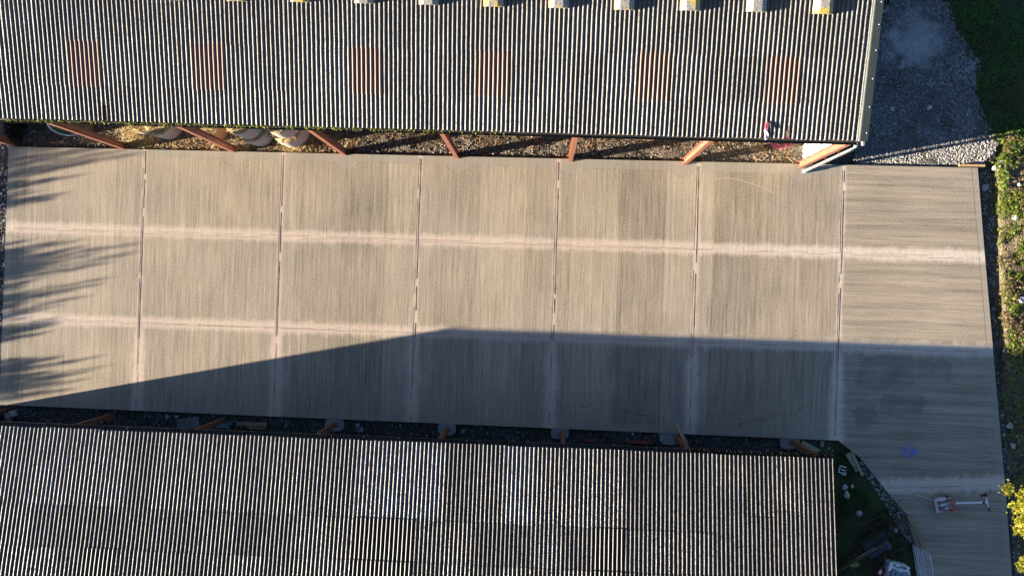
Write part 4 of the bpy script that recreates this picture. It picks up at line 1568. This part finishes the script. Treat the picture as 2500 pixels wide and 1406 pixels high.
# galvanised gate, standing upright beside the slab edge
a = P(2226, 1324, -.12)
b = P(2248, 1470, -.12)
gate = thing('field_gate', 'galvanised steel gate standing upright beside the slanted slab edge at the bottom', 'gate', a)
GH = 1.5
up = Vector((0, 0, 1))
mb = MB()
for p in (a, b):
    mb.tube([p, p + up * GH], .026, 10)
mb.tube([a + up * GH, b + up * GH], .026, 10)
mb.tube([a + up * .06, b + up * .06], .026, 10)
mb.build('frame', M['galv'], gate, smooth=True)
for z in (.22, .38, .56, .78):
    mb = MB()
    mb.tube([a + up * z, b + up * z], .024, 8)
    mb.build('rail', M['galv'], gate, smooth=True)
mb = MB()
dv = (b - a)
for k in range(1, 4):
    p = a + dv * k / 4
    mb.tube([p + up * .06, p + up * GH], .016, 8)
mb.build('brace', M['galv'], gate, smooth=True)
mb = MB()
for k in range(10):
    z = .86 + .62 * k / 9
    mb.tube([a + up * z, b + up * z], .0045, 4)
for k in range(14):
    p = a + dv * (k + .5) / 14
    mb.tube([p + up * .82, p + up * (GH - .02)], .0045, 4)
mb.build('mesh_infill', M['galv'], gate)

# ------------------------------------------------------------------ walk-behind concrete saw
q = P(2306, 1229, .15)
hq = P(2391, 1230, .92)
ang = math.atan2(hq.y - q.y, hq.x - q.x)
saw = thing('concrete_saw', 'dusty white and red walk-behind concrete saw with long white handle on the shaded slab', 'concrete saw', (q.x, q.y, 0))
Ms = Matrix.Rotation(ang, 3, 'Z')
S0 = Vector((q.x, q.y, 0))


def sl(x, y, z):
    return S0 + Ms @ Vector((x, y, z))


def sbox(mb, x, y, z, w, d, h, bev=.01, r=0.0):
    return mb.box(sl(x, y, z), (w, d, h), rz=ang + r, bev=bev)


mb = MB()
sbox(mb, -.34, -.02, .20, .10, .50, .05)
sbox(mb, 0.0, .0, .17, .66, .06, .05)
sbox(mb, -.05, -.20, .17, .60, .05, .05)
sbox(mb, -.05, .19, .17, .60, .05, .05)
sbox(mb, -.26, -.23, .22, .16, .08, .04)
mb.build('chassis', M['white'], saw)
mb = MB()
V, F = [], []
n = 18
for s in (-.035, .035):
    V.append(sl(-.16, .23 + s, .16))
    for k in range(n + 1):
        t = math.pi * k / n - .15
        V.append(sl(-.16 + .23 * math.cos(t), .23 + s, .17 + .21 * math.sin(t)))
for k in range(n):
    F.append((0, 1 + k, 2 + k))
    F.append((n + 2, n + 4 + k, n + 3 + k))
    F.append((1 + k, n + 3 + k, n + 4 + k, 2 + k))
mb.add(V, F)
mb.tube([sl(-.16, .18, .18), sl(-.16, .28, .18)], .06, 12)
mb.build('blade_guard', M['white'], saw)
mb = MB()
mb.tube([sl(-.16, .225, .12), sl(-.16, .235, .12)], .165, 28)
mb.build('blade', M['galv'], saw)
mb = MB()
sbox(mb, -.06, .03, .33, .36, .13, .07, .03)
sbox(mb, .0, -.07, .30, .26, .15, .22, .03)
mb.tube([sl(.02, -.06, .40), sl(.02, -.06, .46)], .09, 16)
mb.tube([sl(-.12, -.08, .40), sl(-.12, -.08, .45)], .035, 12)
sbox(mb, .08, .16, .34, .12, .11, .10, .04)
mb.build('engine', M['engine'], saw)
mb = MB()
sbox(mb, -.02, -.08, .445, .20, .11, .03, .012)
sbox(mb, -.12, .05, .39, .30, .10, .035, .015)
mb.build('fuel_tank', M['white'], saw)
mb = MB()
for (a, b) in (((.12, -.24, .22), (.12, -.24, .50)), ((.12, .20, .22), (.12, .20, .50)), ((.12, -.24, .50), (.12, .20, .50)), ((.12, -.24, .30), (.34, -.26, .30)), ((.12, .14, .50), (.30, .06, .50)), ((.12, .20, .46), (.26, .14, .42)), ((.22, -.2, .44), (.22, .1, .44))):
    mb.tube([sl(*a), sl(*b)], .022, 8)
sbox(mb, -.25, -.14, .25, .06, .18, .05, .015)
mb.tube([sl(-.25, -.16, .25), sl(.12, -.24, .26)], .016, 8)
sbox(mb, .33, -.26, .30, .14, .05, .04)
mb.build('lift_frame', M['red'], saw, smooth=False)
for (x, y) in ((-.24, -.27), (-.24, .14), (.18, -.27), (.18, .26)):
    mb = MB()
    mb.tube([sl(x, y - .03, .085), sl(x, y + .03, .085)], .085, 18)
    w_ = mb.build('wheel', M['black'], saw)
    mb = MB()
    mb.tube([sl(x, y - .035, .085), sl(x, y + .035, .085)], .04, 12)
    mb.build('hub', M['galv'], w_)
mb = MB()
top = sl(1.25, .02, .93)
mb.beam(sl(.26, .06, .48), top, .065, .05)
mb.build('handle_stem', M['plastic'], saw)
mb = MB()
mb.tube([sl(1.25, .22, .96), sl(1.25, -.20, .95)], .022, 10)
hb = mb.build('handle_bar', M['plastic'], saw)
for (y0, y1) in ((.24, .40), (-.16, -.34)):
    mb = MB()
    mb.tube([sl(1.25, y0, .96), sl(1.28, y1, .955)], .032, 10)
    mb.build('grip', M['black'], hb)
mb = MB()
sbox(mb, 1.13, .02, .93, .08, .09, .06, .015)
mb.build('throttle_box', M['black'], saw)
mb = MB()
mb.tube([sl(1.25, -.16, .93), sl(1.14, -.10, .90)], .010, 6)
mb.build('brake_lever', M['black'], saw)
mb = MB()
mb.tube([sl(-.38, .18, .12), sl(-.62, .34, .07), sl(-1.0, .52, .05)], .010, 6)
mb.build('pointer_rod', M['white'], saw)
qq = sl(1.17, .36, .95)
gl = thing('work_gloves', 'pair of black work gloves hung over the saw handle grip', 'gloves', (qq.x, qq.y, .95))
mb = MB()
mb.lump(sl(1.22, .33, .995), .085, 2, .35, (1.1, .8, .45), None, 3)
mb.lump(sl(1.13, .33, .985), .055, 2, .35, (1.1, .8, .45), None, 8)
for k in range(4):
    mb.tube([sl(1.10, .29 + .025 * k, .985), sl(1.03, .28 + .03 * k, .965)], [.014, .010], 6)
mb.build('glove', M['black'], gl, smooth=True)
mb = MB()
mb.lump(sl(1.09, .385, .985), .03, 1, .3, (1, .8, .5))
mb.build('cuff', M['rail'], gl)


# ------------------------------------------------------------------ trees
def tree(name, label, base, h_trunk, limbs, leafsize, nleaf, cols, spread, group=None, r0=.09):
    """tapered trunk, limbs to given tips, leaves in clumps along the outer halves of the limbs"""
    root = thing(name, label, 'tree', base, group)
    bx_, by_, bz_ = base
    wood = MB()
    topp = Vector((bx_, by_, bz_ + h_trunk))
    wood.tube([(bx_, by_, bz_ - .1), (bx_ + .03, by_, bz_ + h_trunk * .5), topp], [r0, r0 * .8, r0 * .6], 9)
    lv = MB()
    for tip in limbs:
        tip = Vector(tip)
        a = Vector((bx_, by_, bz_ + h_trunk * random.uniform(.45, 1)))
        mid = (a + tip) / 2 + Vector((0, 0, .15 * (tip - a).length))
        pts = [a + (mid - a) * t for t in (0, .5, 1)] + [mid + (tip - mid) * t for t in (.5, 1)]
        wood.tube(pts, [r0 * .5, r0 * .4, r0 * .28, r0 * .16, r0 * .05], 6)
        for _ in range(5):
            t = random.uniform(.35, .95)
            p = mid + (tip - mid) * t
            e_ = p + Vector((random.uniform(-1, 1), random.uniform(-1, 1), random.uniform(-.2, .9))) * spread * 1.1
            wood.tube([p, (p + e_) / 2 + Vector((0, 0, .05)), e_], [r0 * .14, r0 * .09, r0 * .03], 4)
        clumps = [mid + (tip - mid) * (random.random() ** .6 * 1.1 - .1) + Vector((random.gauss(0, 1), random.gauss(0, 1), random.gauss(0, .7))) * spread for _ in range(9)] + [tip]
        per = max(6, nleaf // (len(limbs) * len(clumps)))
        for c in clumps:
            s = spread * random.uniform(.25, .6)
            base_c = random.choice(cols)
            for _ in range(per):
                p = c + Vector((random.gauss(0, 1), random.gauss(0, 1), random.gauss(0, .8))) * s
                leaf(lv, p, leafsize * random.uniform(.7, 1.3), jit(base_c, .3), .3)
    wood.build('trunk', M['bark'], root, smooth=True)
    lv.build('crown', M['leaf'], root)
    return root


tb = P(2570, 1300, -.15)
random.seed(31)
limbs = []
for (u, v, z) in ((2482, 1240, 4.1), (2500, 1215, 4.3), (2498, 1268, 3.9), (2522, 1228, 4.6), (2494, 1384, 4.0), (2515, 1396, 4.3), (2560, 1225, 5.0), (2580, 1320, 5.4), (2600, 1250, 4.8), (2640, 1380, 4.6), (2560, 1400, 5.0), (2660, 1280, 4.4)):
    limbs.append(P(u, v, z))
tree('sunlit_tree', 'bright yellow-green tree overhanging the slab at the lower right border', (tb.x, tb.y, -.15), 2.6, limbs, .125, 9000, [(.20, .20, .016), (.25, .24, .02), (.15, .16, .014), (.30, .28, .03)], .20)

# trees just off the left of the frame whose long shadows cross the slab
random.seed(5)
TG = 'young trees standing beyond the left end of the yard'


def shoot_tree(label, shoots, cx, cy):
    """a young tree of many upright leafy shoots: (x, y, top height) each"""
    root = thing('young_tree', label, 'tree', (cx, cy, -.2), TG)
    wood, lv = MB(), MB()
    wood.tube([(cx, cy, -.25), (cx + .02, cy, .5), (cx, cy + .03, 1.0)], [.07, .06, .05], 8)
    cols = [(.05, .07, .02), (.07, .085, .025)]
    for (x, y, h) in shoots:
        L = random.uniform(1.0, 1.7)
        b = Vector((x + random.uniform(-.1, .1), y + random.uniform(-.12, .12), h - L))
        t = Vector((x, y, h))
        wood.tube([(cx, cy, random.uniform(.5, 1.0)), b, (b + t) / 2, t], [.03, .016, .010, .004], 5)
        for _ in range(210):
            k = random.random() ** .75
            r = .29 * (1 - k) ** .7 + .015
            a = random.uniform(0, 6.3)
            q = b + (t - b) * k + Vector((math.cos(a), math.sin(a), 0)) * r * math.sqrt(random.random())
            leaf(lv, q, random.uniform(.05, .09), jit(random.choice(cols), .3), .4)
    wood.build('trunk', M['bark'], root, smooth=True)
    lv.build('crown', M['leaf'], root)
    return root


L_TAN, A_TAN = math.tan(rad(SUN_EL)), math.tan(rad(SUN_AZ))
for (tips, x0, lab) in (
        (((250, 372), (310, 366), (355, 372), (215, 398), (250, 388), (150, 412), (210, 425), (130, 440), (80, 462), (70, 470), (60, 492), (90, 380), (140, 385), (45, 405), (40, 430), (60, 445), (180, 372), (60, 372), (300, 352), (270, 338), (250, 356), (285, 328), (225, 344), (200, 330), (150, 350), (170, 335), (240, 322)), -36.0, 'dense young tree off the left border, nearest the hay barn'),
        (((200, 585), (140, 592), (345, 592), (260, 602), (330, 616), (225, 622), (270, 640), (150, 640), (190, 655), (100, 655), (60, 612), (60, 640), (90, 668), (215, 600)), -36.5, 'feathery young tree off the left border, level with the upper joint'),
        (((250, 692), (180, 706), (215, 722), (265, 678), (120, 720), (150, 745), (70, 690), (60, 715), (60, 745), (90, 760), (35, 800), (30, 825)), -35.5, 'spreading young tree off the left border, middle of the row'),
        (((250, 868), (190, 880), (265, 892), (225, 905), (150, 872), (100, 890), (210, 925), (150, 930), (80, 912), (60, 940), (180, 948), (120, 955), (60, 872)), -34.5, 'low bushy young tree off the left border, nearest the lower shed')):
    sh = []
    vs_ = [t[1] for t in tips]
    low = [(random.triangular(12, 190, 20), random.uniform(min(vs_), max(vs_))) for _ in range(40)]
    for (u, v) in list(tips) + low:
        q = P(u, v)
        x = x0 + random.uniform(-1.0, 1.0)
        sh.append((x, q.y - (q.x - x) * A_TAN, (q.x - x) / math.cos(rad(SUN_AZ)) * L_TAN))
    shoot_tree(lab, sh, sum(q[0] for q in sh) / len(sh), sum(q[1] for q in sh) / len(sh))
